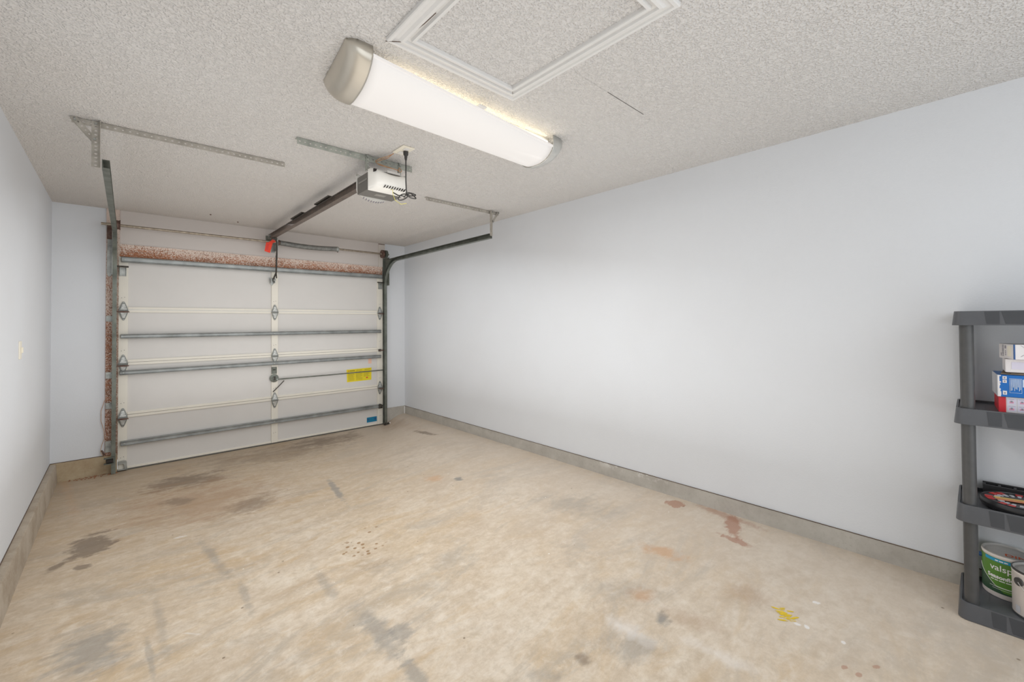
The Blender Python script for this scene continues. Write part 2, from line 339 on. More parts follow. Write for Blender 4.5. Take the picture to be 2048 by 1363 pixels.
# ------------------------------------------------------------------ mesh helpers
class MB:
    def __init__(s): s.v = []; s.f = []
    def add(s, vs, fs):
        o = len(s.v); s.v += [tuple(v) for v in vs]; s.f += [tuple(i+o for i in f) for f in fs]; return s
    def box(s, x0, x1, y0, y1, z0, z1):
        vs = [(x, y, z) for x in (x0, x1) for y in (y0, y1) for z in (z0, z1)]
        return s.add(vs, [(0, 1, 3, 2), (4, 6, 7, 5), (0, 4, 5, 1), (2, 3, 7, 6), (0, 2, 6, 4), (1, 5, 7, 3)])
    def hexa(s, a, b):            # two quads (4 points each), b opposite a
        return s.add(list(a)+list(b), [(3, 2, 1, 0), (4, 5, 6, 7)] + [(i, (i+1) % 4, 4+(i+1) % 4, 4+i) for i in range(4)])
    def prism(s, pts, vec):       # planar polygon extruded along vec
        n = len(pts); q = [tuple(Vector(p)+Vector(vec)) for p in pts]
        return s.add(list(pts)+q, [tuple(range(n))[::-1], tuple(range(n, 2*n))] + [(i, (i+1) % n, n+(i+1) % n, n+i) for i in range(n)])
    def cyl(s, p0, p1, r, n=16, r1=None, cap=True):
        p0, p1 = Vector(p0), Vector(p1); d = (p1-p0).normalized(); r1 = r if r1 is None else r1
        a = d.orthogonal().normalized(); b = d.cross(a)
        vs = [p+(a*math.cos(2*PI*i/n)+b*math.sin(2*PI*i/n))*rr for p, rr in ((p0, r), (p1, r1)) for i in range(n)]
        fs = [(i, (i+1) % n, n+(i+1) % n, n+i) for i in range(n)]
        if cap: fs += [tuple(range(n))[::-1], tuple(range(n, 2*n))]
        return s.add(vs, fs)
    def tube(s, pts, r, n=8):
        pts = [Vector(p) for p in pts]; up = None; rings = []
        for i, p in enumerate(pts):
            d = (pts[min(i+1, len(pts)-1)]-pts[max(i-1, 0)]).normalized()
            if up is None: up = d.orthogonal().normalized()
            up = (up-d*up.dot(d)).normalized(); b = d.cross(up)
            rr = r(i/(len(pts)-1)) if callable(r) else r
            rings.append([p+(up*math.cos(2*PI*k/n)+b*math.sin(2*PI*k/n))*rr for k in range(n)])
        vs = [v for rg in rings for v in rg]; L = len(pts)
        fs = [(i*n+k, i*n+(k+1) % n, (i+1)*n+(k+1) % n, (i+1)*n+k) for i in range(L-1) for k in range(n)]
        fs += [tuple(range(n))[::-1], tuple((L-1)*n+k for k in range(n))]
        return s.add(vs, fs)
    def lathe(s, prof, c=(0, 0, 0), n=40, axis='z', cap=True):
        rings = []
        for r, h in prof:
            rings.append([(c[0]+r*math.cos(2*PI*k/n), c[1]+r*math.sin(2*PI*k/n), c[2]+h) if axis == 'z' else
                          (c[0]+h, c[1]+r*math.cos(2*PI*k/n), c[2]+r*math.sin(2*PI*k/n)) if axis == 'x' else
                          (c[0]+r*math.cos(2*PI*k/n), c[1]+h, c[2]+r*math.sin(2*PI*k/n)) for k in range(n)])
        vs = [v for rg in rings for v in rg]; L = len(prof)
        fs = [(i*n+k, i*n+(k+1) % n, (i+1)*n+(k+1) % n, (i+1)*n+k) for i in range(L-1) for k in range(n)]
        if cap: fs += [tuple(range(n))[::-1], tuple((L-1)*n+k for k in range(n))]
        return s.add(vs, fs)
    def xf(s, mtx):
        s.v = [tuple(mtx @ Vector(v)) for v in s.v]; return s
    def build_each(s, name, mat, parent=None, **kw):
        p = list(range(len(s.v)))
        def find(i):
            while p[i] != i: p[i] = p[p[i]]; i = p[i]
            return i
        for f in s.f:
            for k in f[1:]: p[find(k)] = find(f[0])
        comp = {}
        for f in s.f: comp.setdefault(find(f[0]), []).append(f)
        out = []
        for fs in comp.values():
            ids = sorted({i for f in fs for i in f}); mp_ = {k: i for i, k in enumerate(ids)}
            m = MB(); m.v = [s.v[i] for i in ids]; m.f = [tuple(mp_[i] for i in f) for f in fs]
            out.append(m.build(name, mat, parent, **kw))
        return out
    def build(s, name, mat, parent=None, smooth=False, bevel=0., solid=0., ang=35, weld=False):
        me = bpy.data.meshes.new(name); me.from_pydata(s.v, [], s.f)
        bm = bmesh.new(); bm.from_mesh(me)
        if weld: bmesh.ops.remove_doubles(bm, verts=bm.verts, dist=1e-5)
        bmesh.ops.recalc_face_normals(bm, faces=bm.faces); bm.to_mesh(me); bm.free()
        me.materials.append(M[mat] if isinstance(mat, str) else mat)
        o = bpy.data.objects.new(name, me); COL.objects.link(o)
        if parent is not None:
            o.parent = parent; bpy.context.view_layer.update(); o.matrix_parent_inverse = parent.matrix_world.inverted()
        if solid:
            md = o.modifiers.new('solid', 'SOLIDIFY'); md.thickness = solid; md.offset = 0
        if bevel:
            md = o.modifiers.new('bevel', 'BEVEL'); md.width = bevel; md.segments = 3; md.limit_method = 'ANGLE'; md.angle_limit = math.radians(ang); md.harden_normals = False
        if smooth:
            for p in me.polygons: p.use_smooth = True
            if hasattr(me, 'set_sharp_from_angle'): me.set_sharp_from_angle(angle=math.radians(ang))
        return o

def thing(name, label, cat, loc=(0, 0, 0), group=None):
    o = bpy.data.objects.new(name, None); COL.objects.link(o); o.location = loc
    o.empty_display_size = .05; o['label'] = label; o['category'] = cat
    if group: o['group'] = group
    bpy.context.view_layer.update(); return o
def tag(o, label, cat, group=None):
    o['label'] = label; o['category'] = cat
    if group: o['group'] = group
    return o
def struct(o, label=None):
    o['kind'] = 'structure'
    if label: o['label'] = label
    return o
def plab(o, label): o['label'] = label; return o

def text_mesh(txt, size, bold=0.):
    cu = bpy.data.curves.new('t', 'FONT'); cu.body = txt; cu.size = size; cu.offset = bold; cu.resolution_u = 3
    ob = bpy.data.objects.new('t', cu); COL.objects.link(ob); bpy.context.view_layer.update()
    me = bpy.data.meshes.new_from_object(ob.evaluated_get(bpy.context.evaluated_depsgraph_get()))
    vs = [tuple(v.co) for v in me.vertices]; fs = [tuple(p.vertices) for p in me.polygons]
    bpy.data.objects.remove(ob); bpy.data.curves.remove(cu); bpy.data.meshes.remove(me)
    return vs, fs

def perf_strip(L, W, pitch, hr, hz=None):
    """flat perforated strip in local xy: x 0..L, y 0..W, real oval holes"""
    mb = MB(); n = max(1, round(L/pitch)); p = L/n; hr2 = hz or hr
    for i in range(n):
        x0, x1 = i*p, (i+1)*p; cx, cy = (x0+x1)/2, W/2
        outer = [(x1, cy), (x1, W), (cx, W), (x0, W), (x0, cy), (x0, 0), (cx, 0), (x1, 0)]
        inner = [(cx+hr*math.cos(k*PI/4), cy+hr2*math.sin(k*PI/4)) for k in range(8)]
        mb.add([(a, b, 0) for a, b in outer+inner], [(k, (k+1) % 8, 8+(k+1) % 8, 8+k) for k in range(8)])
    return mb
def angle_iron(p0, p1, d1, d2, W=.032, pitch=.032, hr=.006, hz=.0045, W2=None):
    """perforated L angle from p0 to p1, flanges along unit vectors d1 and d2"""
    p0, p1 = Vector(p0), Vector(p1); ax = (p1-p0).normalized(); L = (p1-p0).length; out = MB()
    for d, w in ((Vector(d1).normalized(), W), (Vector(d2).normalized(), W2 or W)):
        s = perf_strip(L, w, pitch, hr, hz); nrm = ax.cross(d)
        s.xf(Matrix.Translation(p0) @ Matrix((ax, d, nrm)).transposed().to_4x4()); out.add(s.v, s.f)
    return out

# ================================================================== SETTING
XL, XR, YW, HC, YB = -.4665, 3.165, 5.819, 2.615, -1.35
YD = 5.80
def fz(X, Y):
    s = min(max((Y-2)/3.6, 0), 1); a = -.3+s*3.1; b = 2.75+s*.37
    t = min(max((X-a)/(b-a), 0), 1); return .106*t*t*(3-2*t)
nx, ny = 76, 146
mb = MB(); mb.v = [(x, y, fz(x, y)) for j in range(ny+1) for i in range(nx+1) for x, y in [(-.5+3.72*i/nx, YB+(5.90-YB)*j/ny)]]
mb.f = [(j*(nx+1)+i, j*(nx+1)+i+1, (j+1)*(nx+1)+i+1, (j+1)*(nx+1)+i) for j in range(ny) for i in range(nx)]
struct(mb.build('floor', 'floor', smooth=True), 'stained tan and grey concrete garage floor slab')
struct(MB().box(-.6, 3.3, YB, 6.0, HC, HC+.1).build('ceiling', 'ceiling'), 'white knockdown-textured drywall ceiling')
struct(MB().box(XL-.12, XL, YB, YW, .171, HC).build('wall_left', 'wall'), 'pale grey painted left garage wall')
struct(MB().box(XR, XR+.12, YB, YW, .217, HC).build('wall_right', 'wall'), 'long pale grey painted right garage wall')
mb = MB().box(XL-.12, -.098, YW, YW+.12, .171, HC).box(2.842, XR+.12, YW, YW+.12, .217, HC).box(-.098, 2.842, YW+.02, YW+.12, 2.16, HC)
struct(mb.build('wall_back', 'wall'), 'back garage wall around the garage door opening')
# header drywall strip and jamb boards round the opening
struct(MB().box(.001, 2.741, 5.812, YW+.02, 2.274, HC-.001).build('trim_1', 'header_paint'), 'painted board strip above the garage door header')
struct(MB().box(.001, 2.80, 5.804, YW+.03, 2.150, 2.273).build('trim_2', 'header_wood'), 'brown wood header board speckled with white overspray above the door')
struct(MB().box(-.098, 0, 5.803, YW+.03, .12, HC-.001).build('trim_3', 'jamb_wood'), 'brown wood jamb board left of the garage door')
struct(MB().box(2.742, 2.842, 5.803, YW+.03, 2.274, HC-.001).box(2.809, 2.842, 5.803, YW+.03, -.02, 2.274).build('trim_4', 'jamb_paint'), 'speckled jamb board right of the garage door')
struct(MB().box(2.744, 2.838, 5.800, 5.803, 2.597, 2.606).build('trim_5', 'rusty'), 'rusty brown edge at the top of the right jamb board')

def rough_strip(prof, axis, a0, a1, seg, amp, topidx):
    """extruded profile with slightly ragged top points"""
    mb = MB(); n = len(prof); rings = []
    for i in range(seg+1):
        t = a0+(a1-a0)*i/seg; dz = random.uniform(-amp, amp)
        for k, (u, w) in enumerate(prof):
            w2 = w+(dz if k in topidx else 0)
            rings.append((u, t, w2) if axis == 'y' else (t, u, w2))
    mb.add(rings, [(i*n+k, i*n+(k+1) % n, (i+1)*n+(k+1) % n, (i+1)*n+k) for i in range(seg) for k in range(n)] +
           [tuple(range(n)), tuple(seg*n+k for k in range(n))])
    return mb
struct(rough_strip([(XL-.1, -.02), (XL-.1, .168), (XL, .170), (-.43, .168), (-.424, .160), (-.414, -.02)], 'y', YB, YW, 70, .002, (3,)).build('baseboard_left', 'curb', smooth=True), 'raw concrete curb along the foot of the left wall')
struct(rough_strip([(YW+.1, -.02), (YW+.1, .171), (YW, .172), (5.800, .171), (5.797, -.02)], 'x', XL, -.008, 15, .003, (3,)).build('baseboard_back', 'curb_tan'), 'tan concrete curb left of the garage door')
struct(rough_strip([(YW+.1, -.02), (YW+.1, .21), (YW, .222), (5.812, .221), (5.812, -.02)], 'x', 2.85, XR, 6, .001, (3,)).build('trim_6', 'stem'), 'grey concrete stem strip right of the garage door')
struct(rough_strip([(XR+.1, .02), (XR+.1, .21), (XR, .219), (XR-.008, .217), (XR-.008, .02)], 'y', YB, YW, 110, .0025, (2, 3)).build('baseboard_right', 'stem'), 'grey concrete stem strip along the foot of the right wall')
struct(MB().box(XR-.015, XR-.008, 5.800, 5.812, .105, .215).build('trim_7', 'white_ink'), 'white caulk line in the far right corner')
# dark line at the foot of the left wall board
struct(MB().box(XL-.001, XL+.003, YB, YW, .1705, .1755).build('trim_8', 'gap'), 'dark gap line under the left wall board')
struct(MB().box(XL, -.1, YW-.003, YW+.001, .172, .177).build('trim_9', 'gap'), 'dark gap line under the back wall board')
struct(MB().box(XR-.0095, XR-.006, YB, YW, .2165, .2200).build('trim_10', 'gap'), 'dark crack line above the right stem strip')

# rust and dirt crumbs by the left jamb
mb = MB()
for i in range(90):
    x = random.uniform(-.34, -.0); y = 5.79-abs(random.gauss(0, .035)); r = random.uniform(.003, .009)
    mb.add([(x+r*math.cos(k*1.2566+i), y+r*.8*math.sin(k*1.2566+i), .001) for k in range(5)]+[(x, y, .004+r*.4)], [(k, (k+1) % 5, 5) for k in range(5)])
o = tag(mb.build('dirt_crumbs', 'rust_dirt'), 'reddish dirt crumbs on the floor against the tan curb left of the door', 'dirt'); o['kind'] = 'stuff'
# yellow paint flecks on the slab
mb = MB()
for (cx, cy, sx, sy, n) in ((2.27, .60, .05, .03, 26),):
    for i in range(n):
        x = cx+random.gauss(0, sx*.5); y = cy+random.gauss(0, sy*.7); r = random.uniform(.003, .012); z = fz(x, y)+.0008; a = random.uniform(-.4, .4)-1.0
        ca, sa = math.cos(a), math.sin(a)
        mb.add([(x+(r*1.8*math.cos(k*1.047)*ca-r*.5*math.sin(k*1.047)*sa), y+(r*1.8*math.cos(k*1.047)*sa+r*.5*math.sin(k*1.047)*ca), z) for k in range(6)], [tuple(range(6))])
tag(mb.build('paint_splash', 'yellow_paint'), 'bright yellow paint splash dried on the concrete floor', 'paint mark')

# ================================================================== GARAGE DOOR
door = thing('garage_door', 'white four-section sectional garage door with cream stiles and steel struts', 'garage door', (1.4, YD, 0))
seams = [.012, .553, 1.080, 1.613, 2.147]
STX = [(-.006, .064), (1.364, 1.436), (2.722, 2.804)]
for k in range(4):
    z0, z1 = seams[k]+.0015, seams[k+1]-.0015
    sec = MB().box(-.004, 2.802, YD+.014, YD+.048, z0, z1).build('door_section', 'panel', door)
    for a, b in STX: MB().box(a, b, YD, YD+.0135, z0, z1).build('stile', 'stile', sec, bevel=.002)
    for a, b in ((STX[0][1]+.001, STX[1][0]-.001), (STX[1][1]+.001, STX[2][0]-.001)):
        MB().box(a, b, YD+.004, YD+.0135, z0, z0+(.026 if k else .022)).build('rail', 'stile', sec, bevel=.002)
        if k < 3: MB().box(a, b, YD+.004, YD+.0135, z1-.026, z1).build('rail', 'stile', sec, bevel=.002)
    for a, b in STX:      # little screw pairs in the stile
        sm = MB()
        for zz in (z0+.12,):
            for dx in (-.010, .012): sm.cyl(((a+b)/2-.002+dx, YD+.001, zz+dx*.25), ((a+b)/2-.002+dx, YD-.0015, zz+dx*.25), .0028, 8)
        sm.build_each('screw', 'slot', sec)
plab(MB().box(-.006, 2.804, YD-.002, YD+.03, .0005, .0115).build('bottom_seal', 'seal', door, bevel=.003), 'dark grey rubber seal along the door bottom')

def strut(x0, x1, z, h, z1=None):
    z1 = z if z1 is None else z1
    pr = [(YD-.0005, -h), (YD-.036, -h), (YD-.042, -h+.006), (YD-.034, -h+.013), (YD-.034, h-.013), (YD-.042, h-.006), (YD-.036, h), (YD-.0005, h)]
    mb = MB(); mb.add([(x0, y, z+w) for y, w in pr]+[(x1, y, z1+w) for y, w in pr],
                      [tuple(range(8))[::-1], tuple(range(8, 16))]+[(i, (i+1) % 8, 8+(i+1) % 8, 8+i) for i in range(8)])
    return mb
for x0, x1, z, h, z1, lab in ((.014, 2.787, 2.115, .028, 2.129, 'top steel strut'), (.012, 2.766, 1.344, .022, 1.343, 'upper middle steel strut'),
                          (.006, 2.764, .980, .022, .984, 'steel strut just under the middle seam'), (.016, 2.762, .276, .023, .278, 'lowest steel strut')):
    s = plab(strut(x0, x1, z, h, z1).build('strut', 'strut', door, bevel=.0015), lab)
    for t in (.01, .5, .985):
        xx = x0+(x1-x0)*t; MB().cyl((xx, YD-.033, z), (xx, YD-.040, z), .007, 6).build('bolt', 'galv', s)

def hinge_mesh(side):
    mb = MB()
    up = [(-.034, .006), (.034, .006), (.031, .030), (.014, .078), (.006, .094), (-.006, .094), (-.014, .078), (-.031, .030)]
    for sg in (1, -1):
        y = lambda z: -.016+abs(z)/.094*.012
        f = [(x, YD+y(z), z*sg) for x, z in up]; b = [(x, YD+y(z)+.003, z*sg) for x, z in up]
        n = 8; mb.add(f+b, [tuple(range(n)), tuple(range(n, 2*n))]+[(i, (i+1) % n, n+(i+1) % n, n+i) for i in range(n)])
        for x, z in ((-.02, .032), (.02, .032), (0, .078)): mb.cyl((x, YD+y(z), z*sg), (x, YD+y(z)-.006, z*sg), .0045, 6)
    mb.cyl((-.037, YD-.018, 0), (.037, YD-.018, 0), .0075, 10)
    return mb
hm = {}
def hinge_plates():
    mb = MB()
    for sg in (1, -1):
        y = lambda z: -.016+abs(z)/.094*.012-.0028
        q = [(-.024, .012), (.024, .012), (.020, .030), (.008, .070), (-.008, .070), (-.020, .030)]
        mb.add([(x, YD+y(z), z*sg) for x, z in q]+[(x*1.1, YD+y(z)+.004, z*sg) for x, z in q], [tuple(range(6))]+[(i, (i+1) % 6, 6+(i+1) % 6, 6+i) for i in range(6)])
        mb.cyl((0, YD-.010, .083*sg), (0, YD-.014, .083*sg), .0035, 8)
    return mb
def put_hinge(kind, x, z, rust=False):
    if kind not in hm:
        o = hinge_mesh(0).build('hinge', 'galv_mid', door); p_ = hinge_plates().build('hinge_leaf', 'galv_light', o); hm[kind] = (o, p_)
    else:
        o = hm[kind][0].copy(); COL.objects.link(o); p_ = hm[kind][1].copy(); COL.objects.link(p_); p_.parent = o
    o.location = Vector((x, 0, z)); return o
for x in (.031, 1.399):
    for z in (1.600, 1.066, .530): put_hinge('h', x, z)
for z in (1.602, .534): put_hinge('h', 2.757, z)
# roller stems into the tracks
rp = None
for x0, x1 in ((-.040, .074), (2.722, 2.81)):
    for z in ([1.590, 1.050, .522] if x0 < 0 else [1.594, 1.070, .524]):
        r = MB().cyl((x0, YD-.048, z), (x1, YD-.048, z), .0055, 10).cyl((.005 if x0 < 0 else 2.735, YD-.048, z), (.057 if x0 < 0 else 2.78, YD-.048, z), .0075, 10)
        r.cyl((x0 if x0 < 0 else x1, YD-.048, z), (x0+.010 if x0 < 0 else x1+.010, YD-.048, z), .0135, 16)
        r.build('roller', 'rusty', door, smooth=True)
MB().box(2.735, 2.772, YD-.022, YD-.001, 1.055, 1.087).build('roller_holder', 'black_steel', door, bevel=.004)
# top roller brackets
for x0, x1, s in ((-.003, .055, -1), (2.733, 2.790, 1)):
    t = MB().box(x0+.002, x1-.004, YD-.006, YD-.0005, 1.950, 2.034).box(x0+.002, x0+.006, YD-.022, YD-.001, 1.950, 2.04).box(x1-.008, x1-.004, YD-.022, YD-.001, 1.950, 2.04).build('top_bracket', 'galv', door, bevel=.001)
    MB().cyl((x0-.03, YD-.048, 2.042), (x1+.012 if s < 0 else x1+.02, YD-.048, 2.042), .0085, 12).build('roller_carrier', 'black_steel', t, smooth=True)
# bottom corner brackets
pts = [(-.002, .098), (.040, .104), (.058, .098), (.064, .082), (.063, .024), (.046, .020), (.042, .066), (.032, .074), (-.002, .070)]
MB().prism([(x, YD-.003, z) for x, z in pts], (0, -.022, 0)).box(-.004, .070, YD-.028, YD-.002, .013, .020).build('bottom_bracket', 'galv', door, bevel=.001)
MB().cyl((2.745, YD-.02, .285), (2.745, YD-.055, .285), .024, 14).cyl((2.75, YD-.03, .295), (2.787, YD-.03, .278), .010, 8).box(2.735, 2.79, YD-.02, YD-.002, .24, .262).build('bottom_bracket', 'black_steel', door, bevel=.001)
# lock
lk = MB().lathe([(.049, 0), (.049, -.006), (.040, -.010), (.022, -.012), (.022, -.024), (.001, -.025)], (1.393, YD-.001, .798), 32, 'y').build('lock', 'galv_dark', door, smooth=True)
mb = MB().box(1.364, 1.421, YD-.004, YD-.0005, .850, .932).box(1.364, 1.370, YD-.010, YD-.001, .850, .932).box(1.415, 1.421, YD-.010, YD-.001, .850, .932).box(1.364, 1.421, YD-.010, YD-.001, .926, .932)
mb.build('lock_plate', 'galv_dark', lk, bevel=.001)
MB().box(1.379, 1.407, YD-.007, YD-.003, .895, .905).build('lock_slot', 'slot', lk)
MB().box(1.384, 1.402, YD-.034, YD-.024, .775, .82).build('lock_knob', 'black_steel', lk, bevel=.002)
MB().tube([(1.430, YD-.014, .782), (2.0, YD-.024, .781), (2.790, YD-.040, .788)], .0078, 8).build('lock_bar', 'galv_dark', lk, smooth=True)
MB().box(1.418, 1.45, YD-.016, YD-.004, .772, .79).build('bar_clip', 'galv', lk, bevel=.001)
MB().tube([(1.500, YD-.020, .760), (1.440, YD-.016, .695), (1.380, YD-.008, .632)], .0052, 6).build('spring_rod', 'black_steel', lk, smooth=True)
# labels stuck on the door
Yp = YD+.0136
lb = plab(MB().hexa([(2.284, Yp, .826), (2.640, Yp, .832), (2.638, Yp, .659), (2.292, Yp, .655)], [(2.284, Yp-.001, .826), (2.640, Yp-.001, .832), (2.638, Yp-.001, .659), (2.292, Yp-.001, .655)]).build('warning_label', 'yellow', door), 'yellow warning label with fine print')
def text_on(txt, size, mtx, mat, name, parent, bold=0.):
    vs, fs = text_mesh(txt, size, bold); return MB().add(vs, fs).xf(mtx).build(name, mat, parent)
RX = Matrix.Rotation(PI/2, 4, 'X')
mb = MB(); random.seed(3)
for (a, b, zt, zb) in ((2.305, 2.405, .780, .668), (2.415, 2.515, .790, .672), (2.525, 2.620, .790, .715)):
    z = zt
    while z > zb:
        mb.box(a, a+(b-a)*random.uniform(.7, 1), Yp-.0014, Yp-.0011, z-.0022, z); z -= .0075
mb.box(2.325, 2.400, Yp-.0014, Yp-.0011, .800, .811).box(2.420, 2.50, Yp-.0014, Yp-.0011, .806, .812).box(2.54, 2.62, Yp-.0014, Yp-.0011, .808, .814)
mb.build('fine_print', 'label_ink', lb)
MB().box(2.560, 2.585, Yp-.0014, Yp-.0011, .688, .704).box(2.306, 2.318, Yp-.0014, Yp-.0011, .799, .812).build_each('label_symbol', 'card_red', lb)
lb = plab(MB().box(2.570, 2.718, Yp-.001, Yp, .060, .130).build('maker_label', 'blue_label', door), 'teal blue label low on the door')
MB().box(2.578, 2.602, Yp-.0014, Yp-.001, .086, .108).box(2.680, 2.708, Yp-.0014, Yp-.001, .084, .112).build_each('label_emblem', 'navy_ink', lb)
plab(MB().box(2.592, 2.640, Yp-.001, Yp, .888, .957).build('small_label', 'peach', door), 'small faded peach label')

# ================================================================== TRACKS
def track(sgn, xw, xi, lab, xend, ye):
    """xw = web (outer) x, xi = inner flange edge x"""
    t = thing('door_track', lab, 'door track', (xw, 5.745, 0), 'curved roller tracks either side of the garage door')
    path = [(5.745, .004), (5.745, 1.0), (5.745, 1.985)]
    path += [(5.745-.36+.36*math.cos(a), 1.985+.36*math.sin(a)) for a in [PI/2*i/14 for i in range(1, 15)]]
    path += [(4.4, 2.350), (ye, 2.352)]
    th = .0025; w = .024
    # C profile in (x, n): n along path normal
    pr = [(xi, w), (xw, w), (xw, -w), (xi, -w), (xi, -w+th), (xw-sgn*th, -w+th), (xw-sgn*th, w-th), (xi, w-th)]
    mb = MB(); P = [Vector((0, y, z)) for y, z in path]; n = len(pr); L = len(P)
    for i, p in enumerate(P):
        d = (P[min(i+1, L-1)]-P[max(0, i-1)]).normalized(); nn = Vector((0, d.z, -d.y))
        sh = 0 if i < 17 else xend*(i-16)/2
        for x, q in pr: mb.v.append(tuple(p+nn*q+Vector((x+sh, 0, 0))))
    mb.f = [(i*n+k, i*n+(k+1) % n, (i+1)*n+(k+1) % n, (i+1)*n+k) for i in range(L-1) for k in range(n)] + [tuple(range(n)), tuple((L-1)*n+k for k in range(n))]
    mb.build('track_channel', 'galv_dark', t, smooth=True, ang=30)
    return t
tl = track(-1, -.051, -.019, 'curved steel door track left of the garage door', -.024, 3.25)
for z0, z1 in ((1.494, 1.550), (.930, .993), (.630, .692), (.205, .315)):
    mb = MB().box(-.096, -.045, 5.797, 5.8025, z0, z1).box(-.056, -.0515, 5.735, 5.800, z0+.006, z1-.006)
    b = mb.build('wall_bracket', 'galv', tl, bevel=.001)
    MB().cyl((-.076, 5.797, (z0+z1)/2), (-.076, 5.788, (z0+z1)/2), .008, 6).build('bolt', 'galv', b)
fl = [(-.101, 2.440), (-.052, 2.455), (-.052, 1.975), (-.062, 1.945), (-.082, 1.940), (-.094, 1.975), (-.090, 2.30)]
b = MB().prism([(x, 5.802, z) for x, z in fl], (0, -.005, 0)).box(-.056, -.0515, 5.690, 5.800, 1.950, 2.42).build('flag_bracket', 'galv', tl, bevel=.001)
for zz in (2.25, 1.985): MB().cyl((-.075, 5.797, zz), (-.075, 5.786, zz), .009, 6).build('bolt', 'galv', b)
plab(MB().box(-.094, -.052, 5.785, 5.7965, 2.31, 2.45).build('bearing_plate', 'rusty', tl, bevel=.002), 'rusty bearing plate on the left track')
tr = track(1, 2.833, 2.792, 'curved steel door track right of the garage door', 0, 3.365)
for z0, z1 in ((1.94, 1.985), (1.50, 1.54), (.93, .985)):
    MB().box(2.8345, 2.84, 5.735, 5.800, z0, z1).build('wall_bracket', 'galv_dark', tr, bevel=.001)
b = MB().box(2.836, 2.8405, 5.66, 5.800, 2.00, 2.40).box(2.807, 2.838, 5.795, 5.8025, 2.00, 2.40).build('flag_bracket', 'galv_dark', tr, bevel=.001)
MB().box(2.8345, 2.838, 5.44, 5.72, 2.335, 2.375).box(2.815, 2.838, 5.44, 5.72, 2.372, 2.375).build('track_stub', 'galv_dark', b, bevel=.001)
MB().cyl((2.80, 5.71, .022), (2.80, 5.735, .022), .020, 16).cyl((2.835, 5.72, .022), (2.862, 5.72, .022), .013, 12).build('bottom_roller', 'black_steel', tr, smooth=True)
plab(MB().cyl((2.862, 5.72, .024), (2.874, 5.72, .024), .012, 12).build('roller_cap', 'white_plastic', tr, smooth=True), 'white roller cap')

# safety sensor with wire, left
t = thing('safety_sensor', 'small safety sensor on a steel bracket low beside the left track', 'sensor', (-.07, 5.70, .15))
MB().box(-.102, -.024, 5.66, 5.718, .170, .174).box(-.102, -.030, 5.66, 5.718, .118, .122).build_each('sensor_bracket', 'galv_dark', t, bevel=.001)
MB().box(-.088, -.036, 5.672, 5.716, .126, .164).build('sensor_body', 'slot', t, bevel=.008)
w = MB().tube([(-.098, 5.793, .175), (-.118, 5.78, .20), (-.128, 5.79, .235), (-.118, 5.80, .29), (-.100, 5.80, .345), (-.104, 5.80, .42), (-.126, 5.806, .52), (-.126, 5.806, .62), (-.108, 5.80, .69), (-.102, 5.80, .72)], .0022, 6)
tag(w.build('sensor_wire', 'wire', smooth=True), 'thin tan wire running up the wall beside the left jamb', 'wire')
tag(MB().tube([(-.122, 5.795, .235), (-.110, 5.79, .215), (-.102, 5.79, .185)], .007, 8).build('wire_splice', 'rusty', smooth=True), 'dark taped wire splice above the safety sensor', 'wire')

# ================================================================== TORSION SHAFT
t = thing('torsion_shaft', 'steel torsion bar with a coiled grey spring above the garage door', 'torsion bar', (1.36, 5.69, 2.44))
MB().cyl((-.134, 5.69, 2.440), (2.846, 5.69, 2.444), .0125, 16).build('shaft', 'shaft', t, smooth=True)
# spring: sagging coil
def coil(x0, x1, r, wr, turns, sag):
    pts = []; n = int(turns*12)
    for i in range(n+1):
        u = i/n; a = 2*PI*turns*u; x = x0+(x1-x0)*u; s = -sag*math.sin(PI*u)
        pts.append((x, 5.69+r*math.cos(a), 2.442+s+r*math.sin(a)))
    return MB().tube(pts, wr, 5)
MB().tube([(1.43+.67*i/20, 5.69, 2.442-.016*math.sin(PI*i/20)) for i in range(21)], .026, 16).build('spring_core', 'spring', t, smooth=True)
coil(1.43, 2.10, .0275, .0042, 80, .016).build('spring', 'spring', t, smooth=True)
MB().lathe([(.020, 0), (.033, .004), (.036, .02), (.030, .035), (.014, .04)], (2.095, 5.69, 2.440), 20, 'x').build('winding_cone', 'galv', t, smooth=True)
MB().cyl((2.115, 5.69, 2.43), (2.115, 5.68, 2.398), .006, 8).build('set_screw', 'rusty', t)
def drum(x0, x1, r, mat, name='cable_drum'):
    w = x1-x0
    return MB().lathe([(.018, 0), (r, .0), (r, .005), (r*.88, .008), (r*.86, w-.008), (r, w-.005), (r, w), (.018, w)], (x0, 5.69, 2.443), 28, 'x').build(name, mat, t, smooth=True)
plab(drum(-.034, .004, .050, 'rusty'), 'rusty cable drum at the left end')
drum(2.738, 2.762, .058, 'rusty'); drum(2.782, 2.812, .058, 'galv_dark')
cb = MB().box(1.392, 1.402, 5.66, 5.811, 2.345, 2.485).box(1.362, 1.402, 5.805, 5.811, 2.33, 2.50).build('centre_bracket', 'galv', t, bevel=.001)
MB().lathe([(.022, 0), (.034, .003), (.034, .014), (.030, .018)], (1.404, 5.69, 2.442), 20, 'x').build('bearing', 'rusty', t, smooth=True)
# lift cables
tag(MB().tube([(-.012, 5.782, .11), (-.0125, 5.781, 1.2), (-.013, 5.778, 2.37)], .0018, 5).build('lift_cable', 'shaft'), 'thin steel lift cable beside the left track', 'cable', None)

